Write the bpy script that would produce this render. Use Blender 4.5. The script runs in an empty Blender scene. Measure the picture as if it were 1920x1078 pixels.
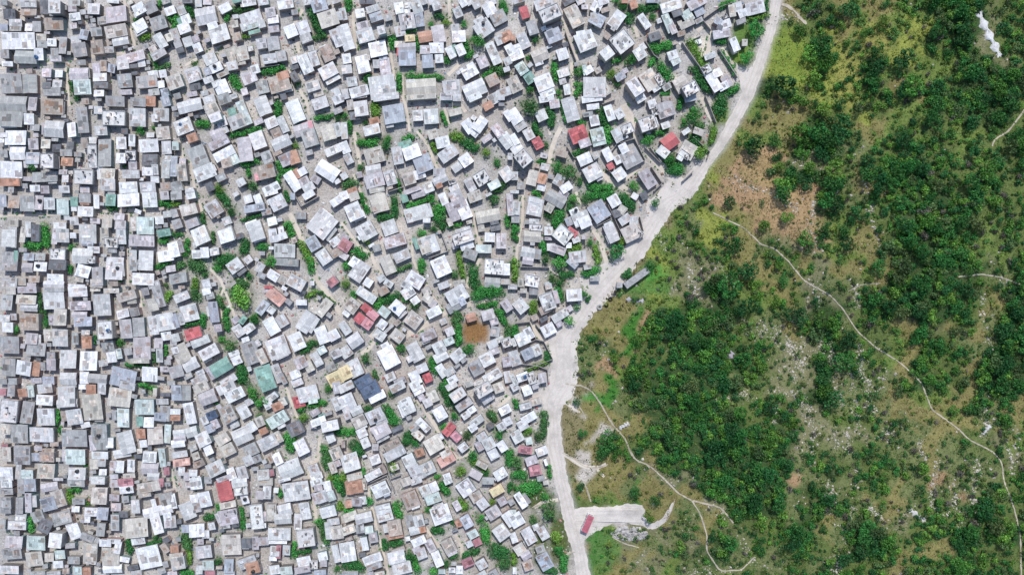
import bpy, math, random
import numpy as np
import bmesh
from mathutils import Vector
from mathutils.geometry import tessellate_polygon
rnd = random.Random(11)
RS = np.random.RandomState(5)
C = bpy.context.scene.collection
S, H = 0.2, 270.0                      # metres per photo pixel on the ground, camera height
DATA = {
't00': (0, 0, '''4,3,8,7,0,l
31,4,20,9,0,l|32,13,18,10,0,n
61,8,14,15,0,s|60,16,10,5,0,l
60,27,22,14,0,n
49,8,10,16,0,d
83,3,14,8,0,g|81,10,10,7,0,p
84,19,13,9,-8,w
105,10,14,13,2,l
127,2,14,4,4,w
130,16,24,19,-8,p|116,23,14,10,-8,l
130,35,25,14,-10,t|135,46,19,10,-10,l
108,36,13,10,-4,l
94,39,10,12,10,b
85,45,12,9,-5,l|89,56,16,16,-8,g
109,53,14,16,-5,n
17,26,15,9,0,l|17,32,14,7,0,g
4,31,9,8,0,b
32,31,9,9,0,w|41,30,10,12,0,g
20,46,38,19,0,w
46,42,12,8,2,t|47,50,12,8,2,g
58,48,11,9,2,w
70,51,9,20,2,g
28,64,25,15,2,l|43,61,11,14,0,w
8,72,13,6,2,w|5,61,10,10,0,l
61,60,9,12,0,g|62,66,14,7,0,p
52,82,11,11,0,p|66,83,9,9,0,w
64,94,11,9,2,l|52,96,10,8,0,d
58,103,20,10,0,g
12,94,24,22,-2,l|31,94,19,22,-2,g
88,83,22,14,-2,p|95,82,12,12,-2,l|92,98,20,17,-2,m
108,78,9,14,-2,p|116,74,8,13,0,n|112,87,16,10,-2,l
125,77,9,10,12,b
111,105,12,8,-2,w
113,96,17,8,0,d
156,10,14,14,-28,w|156,16,12,6,-25,l
169,9,14,12,-24,l
157,29,15,14,-30,w|158,35,14,8,-30,l
178,26,18,15,-18,g
180,46,11,18,-32,l|178,61,18,10,-30,l|172,56,9,9,-28,t
138,73,14,11,-8,s|159,71,9,9,-8,w
147,65,32,12,-16,p
140,91,17,16,-5,l
165,92,24,14,-5,g|172,84,12,9,-8,w|171,94,8,6,-5,o
183,83,9,9,-8,w|181,95,8,9,-8,w
185,104,9,9,-12,b
170,4,12,6,-20,l|190,42,8,10,-20,t
10,16,14,12,0,d
G 155,20,10,4,-30
G 162,42,12,6,-30
G 172,68,4,18,-25
G 182,75,18,5,-20
G 142,30,5,6,0
G 78,80,5,6,0
G 80,97,4,14,-10
G 179,4,4,8,30
G 190,20,5,8,0'''),
't01': (0, 180, '''14,9,30,19,2,g
36,9,10,16,2,p
12,26,26,18,2,g|9,32,19,8,0,w
32,26,12,13,2,w
58,12,26,18,2,n|66,13,12,14,2,w
60,37,22,19,4,l|50,37,8,14,4,p
80,38,10,17,-8,w
92,27,13,29,-3,g
110,16,10,9,2,l
113,39,15,11,-2,l
128,25,26,17,2,s
129,6,22,12,2,l
154,24,19,21,2,l
155,7,18,10,4,l|169,6,12,12,4,o
186,6,10,12,-14,b
181,21,18,15,2,l|174,25,8,9,2,w|184,22,10,12,2,w
183,42,16,15,-6,t
167,56,22,15,-3,w
169,44,9,6,0,l
187,58,11,15,-2,l
168,72,18,14,0,d
17,47,24,17,0,w|19,64,18,16,0,w|4,65,9,9,0,l
12,83,25,19,2,w
10,97,24,9,0,o|21,97,6,9,0,n
37,54,12,13,0,p
51,54,11,11,0,t
36,70,16,14,0,b|34,77,16,8,0,l
53,73,15,17,0,s|63,75,8,14,0,p
74,64,14,8,2,l|75,74,14,10,2,o
104,68,11,27,-3,s|104,50,9,8,0,l|106,76,6,18,-2,l
117,64,15,32,-2,g|120,73,7,9,-2,w
136,53,12,14,0,w|148,50,8,14,4,w|147,67,12,12,0,s|136,70,12,12,0,w
95,53,8,12,-8,n
94,91,22,17,2,s
73,93,8,9,0,l
50,91,29,12,-3,g|59,96,10,6,-3,l
39,104,12,8,0,w
121,88,16,14,2,t|112,87,7,14,2,w|121,100,17,14,2,l
147,88,20,10,0,l|149,78,10,10,0,p
144,103,21,13,-2,w
166,85,13,10,0,s|174,83,8,12,0,l|174,94,10,8,0,w
186,82,10,22,0,l|189,70,8,8,0,l
166,103,18,13,-4,l
186,102,12,10,-4,n
4,44,8,6,0,l
G 36,81,13,9,0
G 158,40,12,8,0
G 86,2,8,6,0
G 174,36,6,6,0
G 140,79,6,4,0'''),
't02': (0, 360, '''15,11,14,15,2,n|30,13,17,18,2,g|43,12,10,17,2,p
3,10,8,14,0,b
55,13,13,14,2,l|70,17,14,18,2,m
83,11,9,11,0,e|83,19,7,6,0,w
95,7,14,11,2,g|95,13,11,4,2,o
96,22,18,12,2,s
108,11,7,16,2,w
124,9,12,14,2,e|125,2,9,5,2,l
144,9,25,15,-4,w
168,9,17,17,-2,w
185,4,10,10,-4,p
155,22,8,5,20,w
188,25,10,8,-8,l|179,32,10,9,-2,w
8,52,16,20,2,l|13,51,10,24,2,l
25,48,7,18,4,t
31,42,7,18,2,l|39,46,10,20,4,d
67,38,15,8,2,w|70,49,15,16,2,l|61,50,7,18,2,p
98,47,20,22,2,l|97,46,10,12,0,w|98,57,14,8,0,b
120,35,12,11,0,t|117,48,10,16,0,t
135,37,13,10,0,p|136,50,11,18,0,l|125,57,16,12,2,s
134,28,12,8,2,p
163,38,20,20,2,m|150,36,8,16,0,t
159,55,29,13,2,p|149,58,10,9,2,l
184,46,16,9,-10,e
163,77,17,23,2,l|149,77,9,24,2,l|161,82,15,12,2,l
161,98,25,14,2,s
186,72,18,13,-10,w
10,78,19,22,2,l|17,77,5,23,2,e
32,73,13,9,2,b|45,73,12,9,2,l|45,84,15,11,2,w|30,85,13,11,2,p
65,70,18,13,2,s|64,82,20,12,2,d
92,72,24,18,2,l|105,65,14,8,2,w|103,76,9,9,2,s
93,89,16,14,14,w|88,97,12,9,10,t
109,95,13,22,-4,g
128,86,20,26,2,l|134,87,11,16,-2,w
62,97,19,10,2,w|60,104,24,8,2,l
10,102,18,12,2,l|24,101,10,9,2,t
38,98,13,8,2,n|35,105,11,6,0,p
86,106,20,5,2,w|108,103,14,10,2,t
173,104,14,8,-20,l
G 51,49,9,26,0
G 38,60,20,9,0
G 81,62,8,8,0
G 185,13,14,7,0
G 184,53,12,7,-20
G 182,81,18,7,-25
G 126,17,12,6,0
G 135,98,9,6,0
G 78,87,5,8,0
G 187,105,5,6,0'''),
't03': (0, 540, '''12,3,11,9,2,t|30,2,22,8,0,p
7,16,13,18,2,g
29,13,23,11,3,t|32,22,20,9,3,l
32,38,22,20,2,n|38,36,8,14,2,t
5,34,12,8,0,l|8,44,13,12,4,w
10,64,22,20,2,l
35,57,14,13,4,p|43,57,6,10,4,l
40,69,22,15,3,g|44,65,11,6,0,l
9,89,16,21,4,g
26,90,17,17,10,w|40,91,9,17,8,o
57,76,10,9,2,l|57,86,11,14,2,p|48,88,6,10,2,g
60,14,24,20,-2,l|62,16,15,11,-2,w
60,2,24,5,0,l
87,4,22,12,-2,w
107,2,12,4,0,t|125,3,18,6,0,t
90,20,24,11,-2,p
114,19,20,25,-2,l
67,33,15,19,0,t|58,36,8,12,0,p
89,30,18,7,0,p|93,38,21,11,-3,b|89,39,10,8,0,m
55,53,13,14,0,t|67,56,18,20,2,l
84,57,8,14,2,l
96,50,10,6,0,l|97,61,12,15,0,o
118,47,17,21,-3,s|122,48,8,14,0,w
142,9,22,11,-16,t|148,14,11,8,-5,t
138,29,14,10,-14,w|151,27,11,10,-12,l
141,46,14,22,-4,p|155,44,14,22,-4,l
159,68,20,26,-3,p
157,82,22,6,0,t
76,80,19,21,0,l
99,82,20,22,0,w
121,66,14,13,-10,l|125,77,11,14,-8,w|133,74,8,12,-8,m
94,101,11,14,0,w|109,102,22,11,4,l
138,101,29,22,14,b
168,97,18,17,4,w
54,104,14,10,0,b|76,102,19,14,0,l
14,105,10,8,0,l
171,19,12,15,-14,t|178,10,11,24,-14,l|163,4,9,9,-10,g
172,42,11,22,-6,l
186,38,20,20,-10,l
187,54,12,10,-8,w
179,76,8,16,0,l|178,62,10,12,0,p
G 43,17,6,26,0
G 52,40,10,8,0
G 135,61,9,9,0
G 152,87,26,4,0
G 50,28,4,14,0
G 173,78,5,12,0
G 186,70,4,10,0
G 106,58,5,8,0
G 187,10,8,14,30
G 17,47,5,8,0'''),
't04': (0, 720, '''12,6,9,16,0,l|3,9,8,8,0,v
25,10,11,10,-4,o|34,8,8,14,-3,m
50,5,17,11,-4,l
50,18,19,12,4,s
78,2,16,4,0,l|74,14,20,24,-4,l|75,22,24,10,-4,l
30,32,14,25,6,l
10,30,20,26,6,s
51,37,20,20,0,l
6,50,12,14,0,t
21,56,20,22,2,g
46,57,27,17,2,l|52,58,17,16,2,w
93,3,10,6,0,w|102,6,12,12,2,o|114,5,10,14,4,l
103,26,22,30,-4,t|110,30,10,26,0,g|99,31,9,20,-12,w
134,15,26,21,6,t
143,2,18,9,12,l
83,37,18,18,-8,l|72,36,8,12,-6,n
83,61,29,20,0,l|75,53,12,9,-4,t
111,60,18,30,0,l|115,52,9,9,0,w|123,66,9,12,-2,w|104,66,9,18,-6,p
138,38,14,22,2,m|129,35,8,12,0,g
141,66,18,26,-14,l|137,78,20,10,-10,w
162,26,22,18,0,m|168,31,10,8,0,w
157,42,8,12,0,e|167,43,12,12,0,w
174,9,5,10,0,t
180,37,14,10,6,b|185,33,12,18,6,l
174,58,18,20,-6,t|188,56,8,22,6,m|158,56,11,12,0,o|161,67,9,9,-6,w
187,98,7,10,0,v|182,83,8,22,-4,m
7,79,10,17,2,t|5,70,8,6,0,v
24,80,19,22,3,g|39,82,10,10,0,b
54,75,14,6,0,n|52,82,17,12,2,n
51,98,20,17,2,t
30,102,14,12,2,m|20,98,7,18,0,l
6,101,16,16,0,w
84,82,23,18,2,m|73,80,8,14,0,p
86,101,20,14,0,l|80,101,6,14,0,w
112,80,19,9,2,w|114,87,10,12,2,l|105,90,10,12,0,t
134,93,10,14,4,w|147,92,9,15,4,w|127,92,8,12,4,p
168,82,16,13,3,w|168,95,20,14,3,p|172,104,14,10,3,l
109,106,18,5,0,l|128,104,10,6,0,p
145,103,14,6,-4,t
65,107,12,4,0,l
G 63,38,7,18,0
G 165,3,20,6,15
G 94,38,4,6,0
G 66,52,4,8,0
G 95,90,4,12,0'''),
't05': (0, 898, '''7,5,13,10,0,w|7,14,15,8,0,g
33,7,14,15,0,b|23,8,8,18,0,l
6,27,12,14,0,l|6,35,12,8,0,g
21,30,9,19,2,g|31,27,8,23,2,p|38,25,6,14,0,l
42,42,14,13,-18,l
50,53,15,15,24,d
23,43,13,8,2,l|19,52,21,10,2,s
3,51,6,12,0,l
55,9,20,10,-10,p|65,22,15,20,-16,t|54,28,17,16,-14,b
69,44,22,15,-16,l|78,52,10,10,-20,l
83,59,14,18,-18,w
40,72,21,17,2,m|31,72,4,18,0,p
62,69,15,17,6,s
15,71,20,14,3,p
13,84,22,13,-4,l
55,88,11,10,-4,t|67,85,12,11,-4,m
38,90,19,17,-6,t|42,94,12,8,-6,l
65,96,12,9,-2,w
10,102,22,10,2,l
85,4,20,10,2,l
110,2,16,8,2,s
129,5,11,9,0,p|141,4,18,10,-4,v|142,12,16,9,-6,w
111,19,18,19,2,t|117,19,7,18,2,w
103,37,17,10,2,l|115,39,13,14,4,b
113,57,10,15,4,l
98,41,7,16,0,w
129,44,10,9,2,l|129,53,10,11,2,l
98,66,16,9,22,l|107,69,9,8,16,g
101,83,16,22,6,t|102,93,12,6,8,l
118,72,14,9,4,w|132,77,8,14,8,w|128,70,16,6,4,l
124,88,20,22,2,t|126,101,22,10,-2,w
153,55,26,22,-6,t|155,69,16,10,-8,w
167,9,26,12,-10,t|181,4,6,10,0,v
163,18,14,5,-8,t
177,36,34,12,-14,w|188,24,16,18,-14,l|173,29,6,14,-10,w
152,31,10,16,-2,l
176,50,12,24,-16,s
188,42,10,10,-8,w|188,50,8,10,-8,p
167,88,26,26,-12,w
185,78,8,12,-30,n
87,103,10,10,0,m|97,104,10,10,0,o
42,106,18,5,-5,l|60,106,16,5,-5,l
G 33,52,8,16,0
G 76,20,7,14,0
G 98,27,8,7,0
G 83,12,14,5,0
G 145,76,8,16,0
G 172,72,16,5,-15
G 175,65,6,8,0'''),
't10': (320, 0, '''31,3,8,10,0,l|41,2,10,8,0,p
12,12,9,10,-22,l
17,22,11,12,-22,w|15,32,14,12,-20,s|10,24,6,8,-20,e
39,17,24,20,-12,l
54,38,22,20,-18,l|47,29,12,8,-18,w
5,43,9,22,-20,l|5,38,8,12,-18,t
19,47,11,11,-18,l
30,54,10,11,-22,w|28,44,8,8,-20,p
61,9,14,10,-28,w
74,1,10,5,-15,e
88,3,16,8,-10,w|83,5,10,6,-10,t
104,2,12,8,-8,l
129,5,18,10,-10,w
90,20,25,14,-18,l|90,29,22,8,-18,m|94,36,14,5,-15,e|82,30,8,8,-15,l
102,27,9,9,-15,l
72,27,8,9,-10,t
75,41,8,10,-15,n
112,14,12,12,-10,p|115,22,13,10,-8,w
102,49,12,12,-10,l|115,49,14,16,-10,g
111,66,16,11,-8,l|124,63,12,12,-10,g
70,64,14,22,-20,t|80,60,14,18,-14,t
80,69,8,8,-10,t|69,74,12,10,-12,l
95,78,10,10,-18,w
88,87,17,15,-22,p
44,66,15,13,-24,l|51,76,14,10,-24,w|42,80,10,10,-20,b
25,84,17,16,-20,l|28,81,11,11,-20,p
4,92,18,16,-20,t
57,99,16,18,-24,w|52,94,12,8,-24,l
24,106,12,6,-10,p|38,105,9,6,-10,l
122,94,24,20,-16,n|127,101,20,8,-14,l|126,85,14,10,-20,o
103,98,14,16,-16,g
135,35,14,14,-22,w|149,31,14,15,-20,l
152,43,13,11,-22,g
167,6,18,14,-16,b|154,2,10,8,-10,l
177,21,22,18,-18,t|181,19,10,10,-18,o
190,18,7,10,-10,l
140,67,10,9,-20,l|151,72,13,22,-24,w
161,66,10,17,-18,l
176,60,14,18,-24,n|172,55,8,8,-24,w
177,80,20,16,-28,l|182,89,18,8,-28,w
160,97,16,12,-18,l|166,105,12,8,-18,t
186,38,14,12,-20,l|188,46,10,14,-20,l
186,104,10,9,-22,l
186,2,10,4,-20,l
139,86,8,12,-30,d
G 75,11,36,6,-8
G 63,19,5,8,0
G 5,25,9,16,0
G 22,12,7,14,-30
G 27,71,7,9,0
G 115,79,28,7,-18
G 73,93,8,20,-35
G 162,25,8,30,-25
G 166,41,18,6,-10
G 140,90,6,14,-25
G 83,41,8,4,0'''),
't11': (320, 180, '''21,11,28,14,-14,l|25,6,14,7,-10,p
43,4,14,10,-20,l|46,15,16,15,-25,t
50,24,14,10,-22,s
14,34,20,18,-22,l|13,33,12,10,-18,w|22,40,10,6,-28,l
57,29,12,12,-20,l
52,42,16,12,-26,p|59,39,12,8,-26,l|54,53,24,10,-26,p
60,65,25,11,-28,w|71,70,10,14,-24,m|62,74,12,14,-15,n
32,72,20,32,-20,g|38,86,24,16,-22,l|44,83,14,8,-24,w
5,56,8,10,0,m
3,79,8,24,0,b
74,29,18,16,-22,l|69,19,10,12,-18,e|82,19,10,28,-22,m
83,60,16,28,-8,p
98,50,16,20,-20,s
108,69,12,14,-20,g
107,85,20,16,-14,n|108,90,18,5,-18,l|98,91,8,9,-12,k
60,3,14,12,-20,g|69,1,12,6,-20,l
103,11,16,22,-22,l|107,13,6,10,-24,w
113,30,14,13,-24,l|126,32,9,20,-24,l|124,52,22,14,-24,l|119,42,12,12,-24,n
140,17,16,26,-22,w
156,47,17,20,-18,g|147,38,18,14,-18,p|154,33,12,9,-18,k
131,71,18,14,-24,p|138,69,12,16,-20,o
168,8,18,13,-18,l
188,4,12,10,-24,w
177,41,16,18,-16,t|177,41,10,10,-16,w
188,38,8,16,-14,l
183,61,20,10,-24,l
176,84,26,17,33,w|173,89,26,5,33,g
137,96,12,24,-34,w|141,88,10,12,-30,o
148,85,10,9,-30,w
150,96,12,10,-28,p
155,103,14,10,-30,l
113,104,20,10,-26,w
79,97,10,9,-30,l
6,102,14,12,-15,l
12,86,12,20,-5,t|13,75,8,10,0,p
24,47,12,10,-20,o
21,106,10,6,-10,l
G 36,32,14,9,-20
G 83,41,34,6,-18
G 88,75,20,7,-8
G 120,15,9,18,0
G 172,24,22,6,-10
G 188,24,8,8,0
G 124,81,8,16,-30
G 54,104,12,8,0
G 92,101,14,10,40
G 140,56,6,8,0
G 120,95,5,14,-10
G 87,86,5,10,0
G 133,84,14,5,-20'''),
't12': (320, 360, '''6,4,13,10,-6,l
22,3,11,10,-10,w
20,20,19,12,-14,t|15,20,10,12,-14,l
4,24,8,10,-14,l
7,36,11,11,-18,l
24,35,15,10,-20,p|25,37,13,5,-22,w
33,49,18,20,-24,l|30,45,12,10,-24,w|31,58,14,8,-20,g
48,19,17,17,-32,l
3,65,12,18,-16,w|10,62,8,14,-14,g
33,70,19,10,-2,w|38,68,10,12,-4,w
49,67,11,9,-10,l
62,49,17,16,-18,w|67,46,8,17,-20,g|57,52,8,14,-18,p
95,44,17,22,-18,l|99,51,14,10,-20,l|91,37,14,10,-20,w
114,33,11,10,-14,w
115,49,10,16,-8,l|125,50,12,8,-20,w|124,43,7,8,-10,s
128,66,24,16,2,l|130,79,28,9,4,g
87,8,10,10,-18,l
98,8,9,11,-20,w
94,18,24,9,-10,b
120,12,18,16,-26,l|112,11,8,6,-26,w
113,2,16,4,-16,l
72,83,17,14,-35,l|80,90,12,5,-38,d
87,76,9,9,-38,l
100,85,10,12,30,l
102,94,10,7,25,g
115,94,14,11,32,w|126,99,10,11,32,t
141,102,20,14,28,l
8,97,20,12,-10,l
40,104,10,12,-12,l
170,36,26,28,38,l|173,28,16,14,38,w|176,44,16,18,38,l
160,58,14,16,-30,b
172,73,14,17,-34,l
185,56,12,10,-35,l
155,3,14,8,-30,w
187,10,16,9,-34,w
182,101,12,10,-38,v
113,63,6,4,0,w
186,68,14,10,-30,n
12,107,8,4,0,n
110,107,10,4,0,r
137,5,6,8,0,b
G 60,8,8,16,-40
G 69,22,12,10,0
G 54,3,10,8,0
G 90,29,24,4,-16
G 134,42,8,18,-25
G 62,77,22,14,0
G 112,79,15,11,0
G 152,68,8,28,-25
G 158,82,7,18,0
G 28,84,20,12,30
G 38,92,8,7,0
G 10,83,12,7,-10
G 18,60,6,14,0
G 88,95,8,9,0
G 80,103,14,9,0
G 27,103,7,12,0
G 5,13,10,5,0
G 5,48,14,5,0
G 16,71,8,6,-20
G 47,52,5,12,0
G 83,62,10,16,20
G 103,62,12,7,0
G 130,5,5,14,-20
G 35,29,5,12,-20
G 53,86,10,10,0'''),
't13': (320, 540, '''12,10,18,10,-22,l
21,28,19,19,-14,l
11,35,7,14,-14,l|4,37,8,17,-14,b
25,51,19,13,-18,r|33,60,22,10,-22,l
5,56,10,10,-14,l|3,61,8,8,0,g
40,4,10,8,-14,w|44,9,10,8,-14,g
48,27,11,24,-6,b|42,26,4,12,-6,l
53,45,9,9,-8,p
11,74,18,22,-26,t|22,86,18,14,-26,l|13,80,14,8,-26,t
6,94,16,14,-14,l|2,93,6,6,0,o
43,72,22,13,-28,s|41,80,10,6,-28,t
56,89,24,16,-31,e|44,96,6,16,-31,p
65,104,20,8,-32,l
118,10,22,13,40,c|108,2,6,8,40,p
103,22,10,17,36,b|113,25,9,8,36,l
73,36,9,8,-34,p|81,36,7,10,34,e|76,48,11,14,-32,l|88,45,13,10,-36,l
113,43,14,20,-30,w|125,37,12,14,-30,l
84,58,9,6,-20,w|90,73,17,26,-20,g|96,63,10,8,-30,l
102,77,10,18,-24,t
120,67,24,24,-22,l|119,60,13,9,-22,w|125,76,16,6,-24,l
142,60,16,20,-24,s
152,38,16,24,32,l|161,42,5,20,32,l
172,22,12,22,38,t|168,22,5,18,38,n
170,53,14,20,-22,w|183,53,13,12,-28,w|170,54,7,8,-22,p
170,70,10,9,-30,m
164,80,10,17,-28,l
146,84,14,14,-26,p|140,97,12,10,-22,w|155,88,10,14,-26,t
105,98,19,22,-18,e|120,96,10,22,-20,l|126,102,6,14,-26,g
185,102,18,16,-26,y
186,74,12,10,-26,l
32,104,18,10,-24,l|33,95,10,6,-24,l
5,70,8,8,-14,w
150,5,4,4,0,d
G 27,7,9,14,-20
G 62,35,7,26,-5
G 67,65,16,14,-25
G 80,12,24,22,0
G 95,34,14,14,20
G 36,36,6,14,-10
G 80,98,12,22,-15
G 155,66,22,8,-35
G 175,10,24,4,35
G 158,7,12,6,-30
G 55,15,8,14,-30
G 24,41,20,5,-10
G 71,4,12,10,0
G 57,58,9,8,0'''),
't14': (320, 720, '''6,10,12,18,0,b|17,10,11,18,0,g
34,4,18,11,-24,t
41,15,20,16,-20,p|43,14,8,12,-25,r
62,4,22,12,-24,l
72,12,22,13,-26,w
64,34,16,20,-28,g|56,29,6,14,-28,p
82,31,13,16,-28,l|88,20,9,8,-28,l
46,35,12,10,-24,u|38,41,8,10,-24,l|50,45,9,11,-24,p|44,50,10,10,-24,b
21,33,12,25,-10,w
5,38,12,7,0,o|5,31,12,7,0,l
23,54,14,12,-16,l|36,62,16,16,-26,l
10,61,14,8,-6,p|8,67,16,9,-6,w|9,55,14,8,-6,l
42,74,10,12,-26,w
28,81,9,9,-22,t
58,62,16,12,-32,t|64,74,16,14,-26,t
80,58,22,18,-24,l|80,54,14,8,-24,p
91,48,10,12,-32,w
100,42,10,12,-24,t|104,53,10,8,-24,o
109,66,22,15,-26,l
120,60,10,14,-26,t
90,74,16,14,-24,g|87,86,11,12,-24,l|97,84,10,9,-24,g
120,84,10,14,-26,w|113,83,8,12,-26,n
134,96,26,20,-22,l|137,90,6,8,-24,p
111,100,11,8,-6,v|104,102,14,12,-6,l
12,88,20,9,-8,c|10,79,18,8,-8,l
50,95,20,16,-26,l
80,100,12,16,-14,l|68,101,10,14,-22,w
112,16,18,8,-36,l|120,25,13,10,-24,o|110,24,10,8,-26,w|126,20,8,10,-26,t
120,40,24,14,-30,m|123,44,10,12,-26,l
154,11,24,18,-14,l|144,20,13,14,-16,r|149,13,9,7,-16,r
160,19,11,6,-10,m
110,3,18,8,-20,e
162,32,11,8,-30,p|170,36,8,6,-20,e
166,42,18,9,-22,w|160,47,8,6,0,p
179,47,20,12,-12,s
140,50,18,16,-26,d
147,71,14,18,-26,s
180,61,10,10,-24,l
187,4,10,14,-10,p
187,22,10,16,-24,l
186,78,14,14,-22,t|187,88,8,10,-24,p
161,96,12,12,-20,l|164,104,14,8,-20,w
182,94,8,14,-20,t
25,100,10,8,0,l|28,106,10,6,0,w|18,104,8,10,0,p|12,98,8,10,0,l
60,106,18,6,-20,p
G 93,10,14,16,0
G 102,22,14,16,0
G 134,66,12,22,-10
G 147,28,10,6,-20
G 165,23,20,6,-10
G 177,6,8,10,0
G 150,38,12,10,-20
G 175,84,10,26,-5
G 172,72,8,8,0
G 184,106,16,6,0
G 112,44,10,12,-20
G 188,54,8,8,0
G 56,4,4,8,-30
G 48,18,4,16,-40
G 100,36,10,8,0'''),
't15': (320, 898, '''28,5,14,14,-6,w|20,4,8,12,0,p
26,22,10,10,-8,w|38,23,14,18,-12,w
18,36,16,20,-22,l|28,32,12,12,-14,g
2,25,8,18,-8,w|2,48,8,14,-8,l
60,13,17,24,-12,r|64,29,19,8,-12,t
77,4,18,12,-8,l|79,13,16,10,-8,s|83,22,9,13,-14,w
106,3,18,9,0,t
108,15,10,15,2,l|100,18,9,10,4,p
141,14,30,22,-8,l|138,15,16,14,-8,p
128,1,14,4,-14,w
164,4,14,8,-14,w|166,10,10,8,-10,p|176,8,9,12,-14,w
170,20,14,14,-20,l|180,19,10,12,-20,m|162,22,5,14,-20,p
177,37,18,13,-14,w
29,58,18,15,-4,w|30,58,8,7,0,n|39,62,9,10,0,w
16,56,9,10,0,b
46,53,8,9,-10,l|53,44,5,12,-20,p
64,43,22,18,-10,p|62,51,9,10,-8,l|72,49,9,11,-8,d|67,37,16,6,-10,s
97,42,15,28,-6,s|103,42,9,12,0,p|103,52,9,6,0,w
113,38,12,20,0,t|128,35,16,14,-14,l|126,45,20,12,-4,l
151,36,12,20,-10,l|143,48,9,18,0,l
122,62,26,14,0,l|120,71,22,4,0,w
68,74,22,24,-2,t|62,68,14,10,-10,t
85,72,12,12,0,d|84,75,8,8,0,l
37,82,18,15,-6,l
4,79,10,9,0,o|6,87,16,8,-6,t
8,95,16,14,-12,l
42,97,13,12,0,m|44,105,12,6,0,v|32,102,8,10,0,l
65,98,11,16,0,b|66,106,12,5,0,l
85,92,22,8,-20,l|92,100,16,14,-14,o|81,98,8,8,-20,l
104,70,12,10,-5,p|95,72,8,16,0,p
117,81,11,12,2,l|121,82,6,16,6,v|130,80,9,12,4,l|115,89,9,6,2,w
117,102,12,11,-8,w|130,103,14,10,-4,m
152,66,20,20,-8,s|147,75,8,8,0,v
187,60,14,16,-8,t|178,58,10,20,-6,l
186,84,8,20,-14,l
150,93,16,12,-12,w|148,102,18,8,-10,p|161,96,10,10,0,s
171,87,11,10,-14,w|172,95,8,8,0,p
168,105,14,6,-4,b
183,48,14,8,-8,l
G 80,44,5,26,-3
G 43,43,12,6,-20
G 17,70,10,20,-15
G 20,87,6,18,0
G 172,60,8,28,-12
G 166,48,10,7,0
G 188,5,8,20,-15
G 138,80,5,18,0
G 53,92,8,10,0
G 18,105,14,6,0
G 58,66,8,8,0
G 148,82,18,6,-10
G 190,30,6,10,0
G 187,101,8,6,0
G 53,33,5,10,-20
G 123,17,4,8,0'''),
't20': (640, 0, '''2,16,8,14,-14,l
5,42,14,30,-18,l|6,45,14,6,-24,w
21,15,11,11,-10,w
29,2,18,6,0,d
35,10,15,8,-18,l|39,19,15,11,-18,b
27,40,19,15,-16,l|24,30,14,12,-14,p
45,34,9,10,-15,s
41,55,20,18,-12,w|47,65,10,6,-12,b
65,9,11,14,-12,w|75,7,8,9,-10,l|85,8,12,14,-20,l
74,24,18,18,-10,p|66,35,12,12,-12,l|75,21,8,24,-8,s|88,22,10,16,-8,b
103,2,10,6,-18,l|107,7,10,9,-18,l
77,43,12,8,-4,y
94,41,16,13,-10,o|109,38,15,20,-10,p
132,41,16,14,-4,w|128,31,10,8,-4,l
107,54,17,12,-2,w|94,56,12,10,0,p
123,59,9,14,-28,w|134,56,10,14,-24,w|128,56,6,12,-26,e
74,65,20,18,-2,b|74,53,20,10,-4,p|66,56,8,14,0,r|64,50,9,8,0,t
97,69,13,15,-4,b|110,66,10,10,-4,l
137,3,9,10,-30,w|144,2,8,8,-30,l
152,6,9,8,-28,l|131,14,10,12,-24,l
167,10,14,16,-28,w|177,20,18,15,-28,g|168,3,12,8,-28,l
160,32,20,18,-35,l|155,24,12,8,-30,w
178,45,10,11,-24,l|186,41,14,12,-28,o
171,60,11,26,-24,l|159,70,12,14,-24,p
190,56,10,14,-28,w|187,69,9,9,-26,l
144,80,18,16,-30,w|142,81,5,16,-30,g
150,100,26,18,-24,l
170,90,14,14,-26,n
6,66,10,12,-10,w|6,78,12,10,-6,l
24,72,15,21,-14,w|29,65,7,6,0,t
49,75,13,20,-10,p|39,72,8,10,0,l
12,92,12,11,-8,l
20,103,22,12,-14,w|4,104,8,8,-10,l
46,98,30,26,-8,l|42,97,6,5,0,w|58,96,8,8,0,b
90,98,34,20,-4,t|96,98,20,8,-4,e|78,94,10,10,-4,l
124,99,20,18,-6,l
183,104,16,10,-20,l
186,78,8,6,-20,l
G 7,5,8,14,0
G 57,48,8,14,0
G 75,35,18,5,-20
G 57,42,12,5,0
G 118,26,8,8,0
G 101,28,8,7,0
G 153,46,18,12,0
G 140,52,8,14,20
G 119,68,9,9,0
G 110,18,10,6,0
G 178,78,20,9,20
G 165,83,14,6,-20
G 94,86,40,6,4
G 65,92,6,20,-4
G 31,92,5,16,-10
G 138,27,9,6,0
G 183,8,8,14,-30
G 86,48,5,16,0
G 144,62,10,6,-40
G 28,88,8,6,0
P 3 12,0 14,30 17,60
P 4 121,0 122,15 123,25
P 3 53,42 57,70 60,90
P 4 120,85 128,77 133,72
P 3 68,85 70,108'''),
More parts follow.
